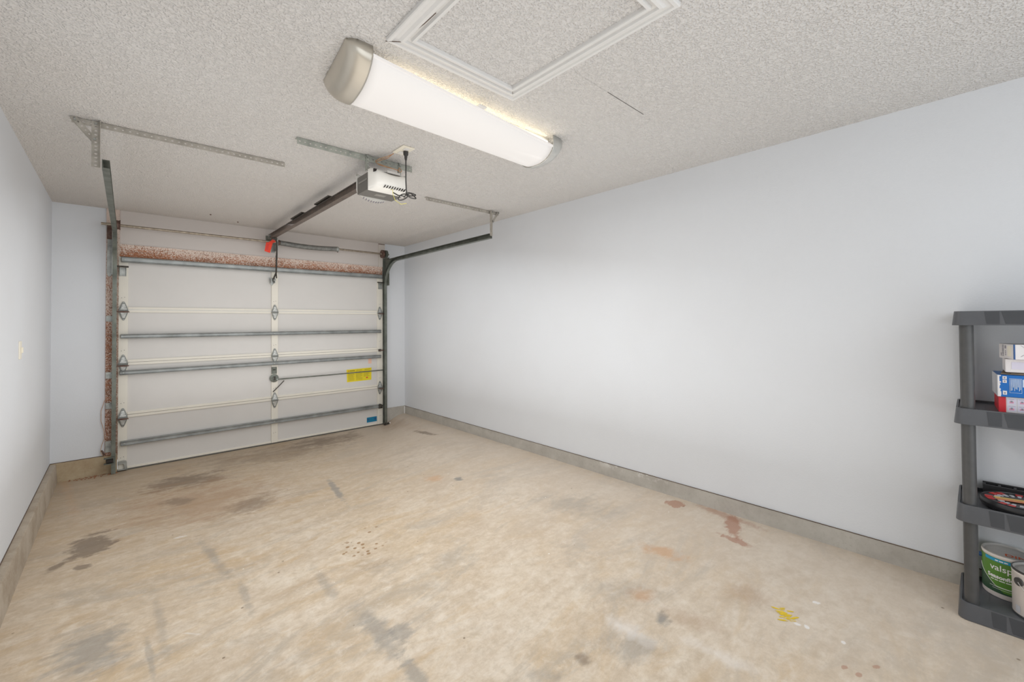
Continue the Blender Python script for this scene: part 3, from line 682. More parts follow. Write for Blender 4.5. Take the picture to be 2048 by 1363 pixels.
# red tag
pts = [(1.296, 2.420), (1.352, 2.424), (1.316, 2.304), (1.258, 2.322), (1.276, 2.400)]
tg = thing('warning_tag', 'bright red-orange warning tag hanging on the torsion bar', 'tag', (1.32, 5.67, 2.44))
MB().prism([(x, 5.671, z) for x, z in [(1.276, 2.428), (1.346, 2.430), (1.334, 2.38), (1.316, 2.304), (1.258, 2.322), (1.266, 2.37)]], (0, -.0016, 0)).build('tag_body', 'red_tag', tg)
MB().hexa([(1.300, 5.673, 2.430), (1.346, 5.673, 2.426), (1.389, 5.672, 2.452), (1.345, 5.672, 2.468)], [(1.300, 5.6715, 2.430), (1.346, 5.6715, 2.426), (1.389, 5.6705, 2.452), (1.345, 5.6705, 2.468)]).build('tag_strap', 'red_tag', tg)
mb = MB()
for i in range(5): mb.add([(1.288+.005*i+dx, 5.669, 2.41-.02*i*0+dz) for dx, dz in ((0, 0), (.002, 0), (-.016, -.075), (-.018, -.075))], [(0, 1, 2, 3)])
mb.build('tag_print', 'card_red', tg)

# ================================================================== OPENER
t = thing('garage_door_opener', 'white and grey ceiling-mounted garage door opener with motor housing and rail', 'opener', (1.37, 2.86, 2.37))
hs = MB().prism([(1.238, 2.765, 2.372), (1.504, 2.765, 2.372), (1.504, 2.765, 2.500), (1.47, 2.765, 2.514), (1.27, 2.765, 2.514), (1.238, 2.765, 2.49)], (0, .19, 0)).build('housing', 'grey_plastic', t, bevel=.006)
MB().prism([(1.2365, 2.79, 2.44), (1.2365, 2.79, 2.452), (1.2365, 2.925, 2.452), (1.2365, 2.925, 2.44)], (-.0008, 0, 0)).build('raised_lettering', 'letter_grey', hs)
MB().box(1.330, 1.405, 2.84, 2.885, 2.3712, 2.372).build('rating_plate', 'letter_grey', hs)
MB().box(1.242, 1.500, 2.78, 2.95, 2.3725, 2.3735).build('underside_panel', 'grey_dark', hs)
def lens(y0, y1, bulge, zl, cup=0.):
    """lamp cover: bulging rounded shell across the end of the housing"""
    mb = MB(); nx_, nz_ = 14, 10; X0, X1 = 1.232, 1.512; Z0, Z1 = zl, 2.518
    def P(u, v):
        x = X0+(X1-X0)*u; edge = (1-abs(2*u-1)**5)*(1-abs(2*v-1)**5)
        top = Z1-.022*math.sin(PI*min(1, max(0, (u-.15)/.85))) ; lo = Z0+cup*abs(2*u-1)**2.2; z = lo+(top-lo)*v
        y = y1+(y0+bulge*.0-y1)*edge**.5 - (0)
        y += (1 if y0 > y1 else -1)*bulge*math.sin(PI*u)*math.sin(PI*v)*.6
        return (x, y, z)
    for j in range(nz_+1):
        for i in range(nx_+1): mb.v.append(P(i/nx_, j/nz_))
    mb.f = [(j*(nx_+1)+i, j*(nx_+1)+i+1, (j+1)*(nx_+1)+i+1, (j+1)*(nx_+1)+i) for j in range(nz_) for i in range(nx_)]
    # rim back to the housing
    rim = [j*(nx_+1) for j in range(nz_+1)]
    border = [i for i in range(nx_+1)]+[j*(nx_+1)+nx_ for j in range(1, nz_+1)]+[nz_*(nx_+1)+i for i in range(nx_-1, -1, -1)]+[j*(nx_+1) for j in range(nz_-1, 0, -1)]
    mb.f.append(tuple(border))
    return mb
fr = plab(lens(2.705, 2.764, .02, 2.362).build('lamp_cover', 'lens', t, smooth=True, ang=60), 'white lamp cover facing into the room')
sl = MB()
for i in range(9):
    x = 1.315+.0185*i; sl.hexa([(x, 2.716, 2.383), (x+.005, 2.716, 2.383), (x+.013, 2.716, 2.399), (x+.008, 2.716, 2.399)], [(x, 2.690, 2.383), (x+.005, 2.690, 2.383), (x+.013, 2.690, 2.399), (x+.008, 2.690, 2.399)])
sl.build('vent_slot', 'slot', fr)
MB().prism([(1.247, 2.715, 2.497), (1.268, 2.712, 2.497), (1.262, 2.712, 2.482), (1.247, 2.715, 2.476)], (0, -.012, 0)).build('cover_latch', 'slot', fr)
rl_ = plab(lens(3.020, 2.957, .01, 2.352, .055).build('lamp_cover', 'lens', t, smooth=True, ang=60), 'white slotted lamp cover facing the door')
sl = MB()
for i in range(9):
    x = 1.29+.019*i; zz = 2.3505+.055*abs(2*(x+.005-1.232)/.28-1)**2.2; sl.hexa([(x, 2.965, zz), (x+.006, 2.965, zz), (x+.014, 3.0, zz), (x+.008, 3.0, zz)], [(x, 2.965, zz+.004), (x+.006, 2.965, zz+.004), (x+.014, 3.0, zz+.004), (x+.008, 3.0, zz+.004)])
sl.build('vent_slot', 'grey_ink', rl_)
MB().box(1.30, 1.49, 2.775, 2.80, 2.515, 2.522).box(1.37, 1.47, 2.76, 2.77, 2.512, 2.528).build('top_plate', 'white_plastic', t, bevel=.001)
# perforated hanging straps of the opener
for x in (1.236, 1.478):
    s = perf_strip(.115, .024, .019, .0045, .0045)
    s.xf(Matrix.Translation((x, 2.805, 2.505)) @ Matrix.Rotation(PI/2, 4, 'Y') @ Matrix.Rotation(PI, 4, 'Z') @ Matrix.Translation((0, -.012, 0)))
    s2 = perf_strip(.115, .016, .019, .004, .004)
    s2.xf(Matrix.Translation((x, 2.795, 2.505)) @ Matrix(((0, 1, 0, 0), (0, 0, 1, 0), (1, 0, 0, 0), (0, 0, 0, 1))))
    s.add(s2.v, s2.f); s.build('hanging_strap', 'perf_dark', t, solid=.0022)
    MB().cyl((x+.004, 2.793, 2.600), (x+.004, 2.782, 2.600), .0075, 6).build('bolt', 'galv', t)
# rail: T section
rl = plab(MB().box(1.316, 1.344, 2.97, 5.640, 2.478, 2.524).box(1.306, 1.354, 2.97, 5.640, 2.524, 2.529).box(1.306, 1.354, 2.97, 5.640, 2.474, 2.478).build('rail', 'rail', t, bevel=.0015), 'brown steel opener rail')
for y0, y1 in ((4.39, 4.74), (3.675, 4.02)):
    MB().box(1.287, 1.352, y0, y1, 2.530, 2.542).build('rail_joint', 'black_steel', rl, bevel=.002)
MB().tube([(1.298, 3.0, 2.515), (1.298, 4.3, 2.513), (1.300, 5.62, 2.515)], .004, 6).build('drive_chain', 'black_steel', rl, smooth=True)
hb = MB().box(1.302, 1.358, 5.655, 5.811, 2.480, 2.500).box(1.302, 1.358, 5.800, 5.811, 2.455, 2.53).build('header_bracket', 'galv_dark', rl, bevel=.002)
MB().lathe([(.008, 0), (.030, .002), (.030, .006), (.022, .010), (.022, .018), (.030, .022), (.030, .026), (.008, .028)], (1.305, 5.690, 2.505), 24, 'x').build('pulley', 'galv', rl, smooth=True)
MB().box(1.312, 1.362, 5.54, 5.60, 2.455, 2.475).build('trolley', 'black_steel', rl, bevel=.004)
# arm
a = MB().tube([(1.345, 5.57, 2.470), (1.372, 5.60, 2.430), (1.378, 5.625, 2.34), (1.383, 5.65, 2.23)], .0095, 8).build('door_arm', 'black_steel', t, smooth=True)
MB().tube([(1.378, 5.640, 2.275), (1.385, 5.668, 2.16), (1.389, 5.70, 2.075), (1.368, 5.738, 2.000)], .0095, 8).tube([(1.389, 5.70, 2.08), (1.398, 5.715, 2.012)], .0075, 8).build('lower_arm', 'black_steel', a, smooth=True)
MB().cyl((1.370, 5.742, 1.992), (1.395, 5.742, 1.992), .011, 12).box(1.345, 1.352, 5.735, 5.799, 1.955, 2.010).box(1.383, 1.390, 5.735, 5.799, 1.955, 2.010).prism([(1.335, 5.796, 2.02), (1.40, 5.796, 2.02), (1.39, 5.796, 1.955), (1.368, 5.796, 1.925), (1.345, 5.796, 1.955)], (0, .003, 0)).build('door_bracket', 'galv', a, bevel=.001)

# ceiling outlet, cords
o = thing('ceiling_outlet', 'white outlet plate on the ceiling above the opener', 'outlet', (1.39, 2.56, HC))
MB().box(1.345, 1.432, 2.485, 2.635, HC-.007, HC-.0005).build('cover_plate', 'cream', o, bevel=.003)
MB().box(1.372, 1.406, 2.50, 2.545, HC-.010, HC-.007).box(1.372, 1.406, 2.575, 2.62, HC-.010, HC-.007).build_each('socket', 'white_plastic', o, bevel=.003)
c = thing('power_cord', 'black power cord hanging from the ceiling outlet, bundled in loops', 'cord', (1.40, 2.56, 2.6))
MB().lathe([(.006, -.058), (.009, -.045), (.010, -.03), (.016, -.022), (.017, 0)], (1.402, 2.555, HC-.0105), 12, 'z').build('plug', 'cord', c, smooth=True)
MB().tube([(1.402, 2.555, 2.548), (1.404, 2.558, 2.50), (1.410, 2.57, 2.42), (1.424, 2.59, 2.36), (1.437, 2.60, 2.335)], .0045, 8).build('cable', 'cord', c, smooth=True)
def loop(cx, cy, cz, rx, rz, tilt, n=28, a0=0, a1=2*PI):
    pts = []
    for i in range(n+1):
        q = a0+(a1-a0)*i/n; x = rx*math.cos(q); z = rz*math.sin(q)
        pts.append((cx+x*math.cos(tilt)-z*math.sin(tilt), cy+.006*math.sin(q*2), cz+x*math.sin(tilt)+z*math.cos(tilt)))
    return pts
mb = MB().tube(loop(1.404, 2.60, 2.312, .040, .016, .55), .0042, 6).tube(loop(1.470, 2.60, 2.330, .034, .013, -.25), .0042, 6).tube(loop(1.466, 2.606, 2.342, .038, .010, .12), .0042, 6)
mb.tube([(1.437, 2.60, 2.345), (1.428, 2.62, 2.325), (1.40, 2.66, 2.335), (1.385, 2.70, 2.36)], .0042, 6)
mb.tube([(1.427, 2.598, 2.35), (1.442, 2.592, 2.334), (1.440, 2.598, 2.318)], .006, 6)
mb.build('cord_bundle', 'cord', c, smooth=True)
tag(MB().tube([(1.352, 2.63, 2.600), (1.330, 2.68, 2.590), (1.300, 2.74, 2.583), (1.292, 2.775, 2.578), (1.305, 2.785, 2.568), (1.36, 2.77, 2.556), (1.42, 2.75, 2.545), (1.455, 2.745, 2.538)], .0028, 6)
    .tube([(1.352, 2.63, 2.603), (1.340, 2.69, 2.585), (1.310, 2.75, 2.577), (1.296, 2.78, 2.572), (1.32, 2.785, 2.560), (1.38, 2.765, 2.550), (1.45, 2.74, 2.540)], .0025, 6)
    .tube(loop(1.458, 2.742, 2.545, .010, .014, .3), .0025, 6).build('bell_wire', 'wire', smooth=True), 'twisted tan wires running from the ceiling outlet to the opener top', 'wire')
opener_root = bpy.data.objects['garage_door_opener']
plab(MB().tube([(1.365, 2.70, 2.375), (1.365, 2.67, 2.37), (1.362, 2.66, 2.335), (1.372, 2.65, 2.296), (1.41, 2.64, 2.272), (1.45, 2.635, 2.284)], .0018, 5).build('antenna_wire', 'yellow_wire', opener_root, smooth=True), 'thin yellow wire dangling under the opener')

# ================================================================== CEILING ANGLES
def ceil_bar(p0, p1, W=.032, mat='perf', parent=None):
    return angle_iron(p0, p1, (0, 0, -1), (0, 1, 0), W=W).build('ceiling_angle', mat, parent, solid=.0022)
zc = HC-.0025
t = thing('track_hanger', 'perforated steel hanger on the ceiling holding the left track end', 'hanger', (-.1, 3.36, HC), 'perforated hangers holding the track ends')
ceil_bar((-.200, 3.36, zc), (.866, 3.325, zc), .032, 'perf', t)
angle_iron((-.0845, 3.350, 2.612), (-.0845, 3.350, 2.352), (-1, 0, 0), (0, -1, 0), W=.036, W2=.030, pitch=.0215, hr=.0045, hz=.0065).xf(Matrix.Identity(4)).build('drop_angle', 'perf', t, solid=.0022)
angle_iron((-.205, 3.3535, 2.608), (-.118, 3.3535, 2.498), (.06, 0, .05), (0, 1, 0), W=.026, W2=.026, pitch=.024, hr=.005, hz=.004).build('brace', 'perf', t, solid=.0022)
mb = MB()
for x, z in ((-.107, 2.508), (-.102, 2.598), (-.186, 2.598)): mb.cyl((x, 3.3485, z), (x, 3.341, z), .0065, 6)
mb.build_each('bolt', 'galv', t)
t = thing('track_hanger', 'perforated steel hanger on the ceiling holding the right track end', 'hanger', (2.83, 3.37, HC), 'perforated hangers holding the track ends')
ceil_bar((2.058, 3.38, zc), (2.930, 3.373, zc), .030, 'perf', t)
angle_iron((2.800, 3.358, 2.612), (2.800, 3.358, 2.352), (1, 0, 0), (0, -1, 0), W=.034, W2=.030, pitch=.0215, hr=.0045, hz=.0065).build('drop_angle', 'perf', t, solid=.0022)
angle_iron((2.926, 3.358, 2.608), (2.846, 3.358, 2.495), (-.06, 0, .05), (0, 1, 0), W=.024, W2=.026, pitch=.024, hr=.005, hz=.004).build('brace', 'perf', t, solid=.0022)
mb = MB()
for x, z in ((2.838, 2.505), (2.828, 2.600), (2.912, 2.600)): mb.cyl((x, 3.357, z), (x, 3.347, z), .0075, 6)
mb.build_each('bolt', 'galv', t)
tag(ceil_bar((.801, 2.815, zc), (1.586, 2.800, zc), .040, 'perf_dark'), 'perforated steel angle bar on the ceiling above the opener', 'angle bar')

# ================================================================== LIGHT FIXTURE
t = thing('ceiling_light', 'long lit ceiling light with white diffuser and satin nickel end caps', 'ceiling light', (1.45, 1.9, HC))
CL, CR = Vector((.772, 1.683, HC-.030)), Vector((1.962, 1.745, HC-.062))
FL, FR = Vector((.820, 2.100, HC-.030)), Vector((2.022, 2.098, HC-.034))
def lens_pt(u, v, sag=.074):
    a = CL.lerp(CR, u); b = FL.lerp(FR, u); p = a.lerp(b, v)
    s = (1-abs(2*v-1)**2.6)**.75
    return p+Vector((0, 0, -sag*s-.008))
mb = MB(); nu, nv = 24, 24
def shell(mb, u0, u1, nu, fn, close=False):
    o = len(mb.v)
    for i in range(nu+1):
        for j in range(nv+1): mb.v.append(tuple(fn(u0+(u1-u0)*i/nu, j/nv)))
    mb.f += [(o+i*(nv+1)+j, o+i*(nv+1)+j+1, o+(i+1)*(nv+1)+j+1, o+(i+1)*(nv+1)+j) for i in range(nu) for j in range(nv)]
shell(mb, 0, 1, nu, lens_pt)
df = mb.build('diffuser', 'diffuser', t, smooth=True, ang=80)
df.modifiers.new('solid', 'SOLIDIFY').thickness = .004
mb = MB()   # pale lip rails along both diffuser edges
mb.hexa([CL+Vector((0, -.004, 0)), CL+Vector((0, .004, 0)), CL+Vector((0, .004, -.012)), CL+Vector((0, -.004, -.012))], [CR+Vector((0, -.004, 0)), CR+Vector((0, .004, 0)), CR+Vector((0, .004, -.012)), CR+Vector((0, -.004, -.012))])
mb.hexa([FL+Vector((0, -.004, 0)), FL+Vector((0, .004, 0)), FL+Vector((0, .004, -.012)), FL+Vector((0, -.004, -.012))], [FR+Vector((0, -.004, 0)), FR+Vector((0, .004, 0)), FR+Vector((0, .004, -.012)), FR+Vector((0, -.004, -.012))])
mb.build('diffuser_lip', 'diffuser', t)
def cap(u0, u1, mat, grow=.006, pw=1.0):
    """end cap closing down to a rounded end: u0 inner, u1 outer"""
    mb = MB(); n = 14
    for i in range(n+1):
        q = i/n; e = math.sqrt(max(0, 1-q**2.6))   # height falloff to the end
        u = u0+(u1-u0)*q
        wv = 1-.16*q**4
        for j in range(nv+1):
            v = .5+(j/nv-.5)*wv; a = CL.lerp(CR, u); b = FL.lerp(FR, u); p = a.lerp(b, v)
            s = (1-abs(2*j/nv-1)**2.6)**.75
            top = HC-.002
            z = p.z-.008-.074*s-grow
            z = top+(z-top)*(.06+.94*e)
            p = Vector((p.x, p.y+(grow*(2*j/nv-1)), z)); mb.v.append(tuple(p))
    mb.f = [(i*(nv+1)+j, i*(nv+1)+j+1, (i+1)*(nv+1)+j+1, (i+1)*(nv+1)+j) for i in range(n) for j in range(nv)]
    # skirt up to the ceiling
    m0 = len(mb.v); border = [i*(nv+1) for i in range(n+1)]+[n*(nv+1)+j for j in range(1, nv+1)]+[i*(nv+1)+nv for i in range(n-1, -1, -1)]
    mb.v += [(mb.v[k][0], mb.v[k][1], HC-.001) for k in border]
    mb.f += [(border[k], border[k+1], m0+k+1, m0+k) for k in range(len(border)-1)]
    o = mb.build('end_cap', mat, t, smooth=True, ang=70); md = o.modifiers.new('s', 'SOLIDIFY'); md.thickness = .003
    return o
plab(cap(.0, -.092, 'nickel'), 'satin nickel end cap'); plab(cap(1.0, 1.10, 'cap_pale'), 'pale silver end cap on the far end')
MB().box(.84, 1.98, 1.80, 2.03, HC-.028, HC-.001).build('base_pan', 'white_plastic', t, bevel=.002)
mb = MB().cyl((.86, 1.772, HC-.034), (1.95, 1.785, HC-.036), .011, 12); mb.cyl((.86, 1.98, HC-.034), (1.95, 1.98, HC-.034), .011, 12)
plab(mb.build('lamp_tube', 'tube', t, smooth=True), 'glowing tube behind the diffuser')
MB().box(1.345, 1.395, 1.692, 1.735, HC-.045, HC-.037).build('diffuser_clip', 'white_plastic', t, bevel=.002)

# ================================================================== ATTIC HATCH
t = thing('attic_hatch', 'square ceiling attic hatch framed with white moulding', 'attic hatch', (1.14, 1.16, HC))
hx0, hx1, hy0, hy1 = .786, 1.486, .70, 1.592
MB().box(.87, 1.40, .79, 1.510, HC-.006, HC-.001).build('hatch_panel', 'ceiling', t)
pr = [(0, 0), (0, -.015), (.004, -.018), (.016, -.018), (.019, -.011), (.034, -.013), (.044, -.021), (.054, -.023), (.057, -.013), (.066, -.010), (.072, -.011), (.075, -.023), (.086, -.024), (.088, -.020), (.088, 0)]
def casing(p0, p1, inward, m0, m1):
    """moulding with mitred ends; p0-p1 outer edge, profile offset inward"""
    p0, p1, inn = Vector(p0), Vector(p1), Vector(inward); d = (p1-p0).normalized(); mb = MB()
    A = [p0+inn*a+d*a*m0+Vector((0, 0, HC-.0006+h)) for a, h in pr]; B = [p1+inn*a-d*a*m1+Vector((0, 0, HC-.0006+h)) for a, h in pr]
    n = len(pr); mb.add(A+B, [tuple(range(n)), tuple(range(n, 2*n))[::-1]]+[(i, (i+1) % n, n+(i+1) % n, n+i) for i in range(n)])
    return mb
casing((hx0, hy1, 0), (hx1, hy1, 0), (0, -1, 0), 1, 1).build('moulding', 'white_trim', t)
casing((hx1, hy0, 0), (hx1, hy1, 0), (-1, 0, 0), 1, 1).build('moulding', 'white_trim', t)
casing((hx0, hy0, 0), (hx0, hy1, 0), (1, 0, 0), 1, 1).build('moulding', 'white_trim', t)
casing((hx0, hy0, 0), (hx1, hy0, 0), (0, 1, 0), 1, 1).build('moulding', 'white_trim', t)
# joint gaps
mb = MB()
mb.tube([(hx0-.002, hy1-.001, HC-.017), (hx0+.045, hy1-.043, HC-.020)], .0016, 4)
mb.tube([(hx0+.045, hy1-.045, HC-.020), (hx0+.064, hy1-.19, HC-.0135), (.852, 1.325, HC-.0135)], .0012, 4)
mb.tube([(hx1-.086, hy1-.088, HC-.018), (hx1-.04, hy1-.042, HC-.020)], .0010, 4)
mb.build_each('joint_gap', 'gap', t)

# rusty screws on the ceiling near the door
for x, y in ((.70, 5.42), (.98, 5.62)):
    tag(MB().lathe([(.009, 0), (.007, -.006), (.002, -.010)], (x, y, HC), 8, 'z').build('ceiling_screw', 'rusty'), 'tiny rusty screw head in the ceiling near the door', 'screw', 'rusty ceiling screws near the door')

# light switch on the left wall
t = thing('light_switch', 'small cream light switch on the left wall', 'switch', (XL, 4.13, 1.30))
MB().box(XL-.0005, XL+.006, 4.093, 4.163, 1.246, 1.360).build('cover_plate', 'cream', t, bevel=.002)
MB().box(XL+.006, XL+.016, 4.120, 4.136, 1.285, 1.322).build('toggle', 'cream', t, bevel=.002)

# ================================================================== SHELVING UNIT
SX0, SX1, SY0, SY1 = 2.820, 3.155, -.84, .064
su = thing('shelving_unit', 'four-tier charcoal plastic shelving unit against the right wall', 'shelving unit', (2.98, -.39, fz(2.98, -.39)))
TIERS = [(.108, .182, .176), (.546, .622, .607), (.986, .1057*10, 1.047), (1.434, 1.498, 1.490)]
def rrect(x0, x1, y0, y1, r, n=6):
    pts = []
    for cx, cy, a0 in ((x1-r, y1-r, 0), (x0+r, y1-r, PI/2), (x0+r, y0+r, PI), (x1-r, y0+r, 1.5*PI)):
        for i in range(n+1):
            a = a0+PI/2*i/n; pts.append((cx+r*math.cos(a), cy+r*math.sin(a)))
    return pts
for k, (zb, zt, zs) in enumerate(TIERS):
    base = rrect(SX0, SX1, SY0, SY1-.004, .028); n = len(base)
    flare = rrect(SX0-.007, SX1, SY0-.004, SY1+.003, .032)
    lip = rrect(SX0+.007, SX1-.007, SY0+.007, SY1-.011, .022)
    mb = MB(); lo = flare if k else flare
    rings = [[(x, y, zb) for x, y in lo], [(x, y, zb+.004) for x, y in lo], [(x, y, zt-.002) for x, y in base], [(x*.999+.003, y*.999, zt) for x, y in base], [(x, y, zt) for x, y in lip], [(x, y, zs) for x, y in lip]]
    for r in rings: mb.v += r
    mb.f = [(i*n+j, i*n+(j+1) % n, (i+1)*n+(j+1) % n, (i+1)*n+j) for i in range(len(rings)-1) for j in range(n)]+[tuple(5*n+j for j in range(n))]
    # underside: inner skirt and deck
    inner = [(x, y, zb) for x, y in lip]; o0 = len(mb.v); mb.v += inner+[(x, y, zs-.006) for x, y in lip]
    mb.f += [(j, (j+1) % n, o0+(j+1) % n, o0+j) for j in range(n)]+[(o0+j, o0+(j+1) % n, o0+n+(j+1) % n, o0+n+j) for j in range(n)]+[tuple(o0+n+j for j in range(n))]
    tr_ = mb.build('shelf_tier', 'black_plastic', su, smooth=True, ang=40)
    # moulded facets on the front edge: raised panel, wedge, ribs under the deck
    mf = MB(); h = zt-zb
    xf = lambda t: SX0-.007*(1-t)-.0012
    y0, y1 = -.030, -.072
    mf.hexa([(xf(.1), -.040, zb+.1*h), (xf(.1), -.078, zb+.1*h), (xf(.93), -.078, zb+.93*h), (xf(.93), -.035, zb+.93*h)],
            [(SX0+.002, -.040, zb+.1*h), (SX0+.002, -.078, zb+.1*h), (SX0+.002, -.078, zb+.93*h), (SX0+.002, -.035, zb+.93*h)])
    mf.hexa([(xf(.1), -.096, zb+.1*h), (xf(.1), -.60, zb+.1*h), (xf(.93), -.60, zb+.93*h), (xf(.93), -.085, zb+.93*h)],
            [(SX0+.002, -.096, zb+.1*h), (SX0+.002, -.60, zb+.1*h), (SX0+.002, -.60, zb+.93*h), (SX0+.002, -.085, zb+.93*h)])
    mf.build_each('edge_facet', 'black_plastic_dark', tr_)
    md = MB()
    for yy in (-.03, -.20, -.40, -.60): md.box(SX0+.03, SX1-.03, yy-.0025, yy, zs-.0005, zs+.0012)
    md.build_each('deck_rib', 'black_plastic', tr_)
for x in (SX0+.034, SX1-.040):
    for y in (.022, SY0+.04):
        for k in range(3):
            MB().cyl((x, y, TIERS[k][2]+.0005), (x, y, TIERS[k+1][0]+.02), .0235, 24).build('post', 'pole_plastic', su, smooth=True)

# ---- boxes on the second tier from the top
ZT = TIERS[2][2]+.0015
def rot_box(name, label, cat, mat, corner, ang, L, D, z0, z1, group=None, bevel=.002):
    """corner = near front corner; box runs L along -Y' and D along +X', rotated by ang about Z"""
    t = thing(name, label, cat, (corner[0], corner[1], z0), group)
    Mx = Matrix.Translation((corner[0], corner[1], 0)) @ Matrix.Rotation(ang, 4, 'Z')
    MB().box(0, D, -L, 0, z0, z1).xf(Mx).build('carton', mat, t, bevel=bevel)
    return t, Mx
t, Mx = rot_box('cardboard_box', 'red and white picture-printed box at the bottom of the stack', 'box', 'card_white', (2.885, -.0725), math.radians(2), .26, .21, ZT, 1.117, 'boxes stacked on the shelf')
MB().box(-.0012, .0, -.021, 0, ZT+.001, 1.116).box(0, .21, 0, .0012, ZT+.001, 1.116).xf(Mx).build('red_band', 'card_red', t)
mb = MB(); mp = MB()
for i in range(6):
    y = -.024-.030*i
    mb.box(-.0014, 0, y-.0265, y, ZT+.006, ZT+.033).box(-.0014, 0, y-.0265, y, ZT+.036, ZT+.062)
    mp.box(-.0018, -.0014, y-.020, y-.006, ZT+.012+.002*(i % 2), ZT+.020).box(-.0018, -.0014, y-.019, y-.007, ZT+.042, ZT+.050)
mb.xf(Mx).build('print_panel', 'card_lilac', t)
mp.xf(Mx).build_each('print_drawing', 'pink', t)
mb = MB()
for i in range(6):
    y = -.024-.030*i
    mb.box(-.0020, -.0018, y-.016, y-.010, ZT+.015, ZT+.023).box(-.0018, -.0014, y-.024, y-.004, ZT+.0285, ZT+.0295).box(-.0020, -.0018, y-.016, y-.010, ZT+.046, ZT+.053).box(-.0018, -.0014, y-.020, y-.004, ZT+.0585, ZT+.0595)
mb.xf(Mx).build('print_lines', 'grey_ink', t)

t, Mx = rot_box('cardboard_box', 'bright blue printed carton on the red and white box', 'box', 'card_blue', (2.872, -.0705), math.radians(3), .27, .215, 1.1185, 1.214, 'boxes stacked on the shelf')
plab(MB().box(-.0005, .2155, -.0003, .0015, 1.119, 1.2135).xf(Mx).build('end_panel', 'card_grey', t), 'pale silver end of the carton')
mb = MB(); random.seed(5)      # worn white edge
z = 1.119
while z < 1.213:
    h = random.uniform(.004, .009); mb.box(-.0012, 0, -random.uniform(.004, .010), 0, z, min(z+h, 1.2135)); z += h
mb.xf(Mx).build('worn_edge', 'card_white', t)
mb = MB()
for z0 in (1.196, 1.180, 1.128): mb.box(-.0014, 0, -.026, -.014, z0, z0+(.013 if z0 > 1.15 else .017))
mb.xf(Mx).build_each('icon', 'card_white', t, bevel=.0)
mb = MB()
for z0 in (1.199, 1.183, 1.132): mb.box(-.0018, -.0014, -.0225, -.0175, z0, z0+.007)
mb.xf(Mx).build_each('icon_mark', 'grey_ink', t)
mb = MB().box(-.0014, 0, -.0345, -.0335, 1.138, 1.200).box(-.0014, 0, -.069, -.068, 1.138, 1.200).box(-.0014, 0, -.069, -.0335, 1.1995, 1.2005).box(-.0014, 0, -.069, -.0335, 1.1375, 1.1385)
for i in range(9):
    y = -.037-.0034*i; mb.box(-.0014, 0, y-.0018, y, 1.198-random.uniform(.03, .052), 1.198)
mb.box(-.0014, 0, -.0768, -.071, 1.165, 1.198)
for i in range(10): mb.box(-.0014, 0, -.083-.0034*i, -.0812-.0034*i, 1.198-random.uniform(.03, .055), 1.198)
mb.xf(Mx).build('print_text', 'pale_ink', t)
tag(MB().box(0, .19, -.24, 0, 1.2155, 1.2195).box(.01, .18, -.235, -.02, 1.2215, 1.2255).box(.002, .17, -.23, -.03, 1.2195, 1.2215).xf(Matrix.Translation((2.895, -.080, 0)) @ Matrix.Rotation(math.radians(-4), 4, 'Z')).build('flap_shadow_sheet', 'flap_shadow'), 'brown flap and painted shadow layers on the blue carton', 'cardboard')  # brown layers also paint the shadow under the plain white box
t, Mx = rot_box('cardboard_box', 'plain white box between the brown layers and the topmost box', 'box', 'card_white', (2.885, -.0935), math.radians(1), .25, .17, 1.2265, 1.284, 'boxes stacked on the shelf')
mb = MB().box(-.0010, 0, -.17, -.018, 1.240, 1.272); mb.xf(Mx).build('faded_print', 'card_lilac', t)
t, Mx = rot_box('cardboard_box', 'white box with barcode label, turned at an angle on top of the stack', 'box', 'card_white', (2.846, -.1185), math.radians(19.5), .26, .120, 1.2855, 1.350, 'boxes stacked on the shelf')
# label on the turned end (the +Y' face), barcode
mb = MB(); random.seed(9)
z = 1.296
while z < 1.343:
    h = random.uniform(.0012, .0032); mb.box(.082, .090, 0, .0014, z, z+h); z += h+random.uniform(.001, .0022)
mb.box(.062, .070, 0, .0014, 1.330, 1.343)
for zz in (1.300, 1.308, 1.316): mb.box(.064, .067, 0, .0014, zz, zz+.005)
mb.box(.10, .102, 0, .0014, 1.296, 1.31)
mb.xf(Mx).build('barcode', 'grey_ink', t)
MB().box(.022, .050, 0, .0012, 1.297, 1.343).xf(Mx).build('end_label', 'cream', t)
MB().box(-.0014, .003, -.003, .0014, 1.2855, 1.3505).xf(Mx).build('blue_edge', 'navy_ink', t)
mb = MB().tube([(-.0008, -.02, 1.298), (-.0008, -.05, 1.322), (-.0008, -.09, 1.346)], .0007, 4).tube([(-.0008, -.02, 1.346), (-.0008, -.05, 1.322)], .0006, 4)
mb.xf(Mx).build('fold_crease', 'grey_ink', t)

# ---- round toy case and bar on the third tier
ZT = TIERS[1][2]+.0015
cx, cy, R = 2.957, -.132, .126
t = thing('round_game_case', 'round black plastic case with red, orange and yellow top on the shelf', 'round case', (cx, cy, ZT))
MB().lathe([(R*.86, 0), (R*.95, .006), (R, .020), (R, .028), (R*.965, .038), (R*.90, .041), (R*.88, .036), (R*.0+.001, .036)], (cx, cy, ZT), 64).build('case', 'black', t, smooth=True)
mb = MB(); mg = MB()
for i in range(20):
    a = 2*PI*i/20; 
    for (mm, r0, r1, w, hh) in ((mb, .66, .86, .11, .0385), (mg, .50, .64, .08, .0390)):
        pts = [(cx+R*r*math.cos(a+s*w), cy+R*r*math.sin(a+s*w), ZT+.036) for r, s in ((r0, -1), (r1, -1), (r1, 1), (r0, 1))]
        if (i % 3 != 1) or mm is mg: mm.prism(pts, (0, 0, hh-.036))
mb.build_each('red_insert', 'red_plastic', t); mg.build_each('grey_rib', 'card_grey', t)
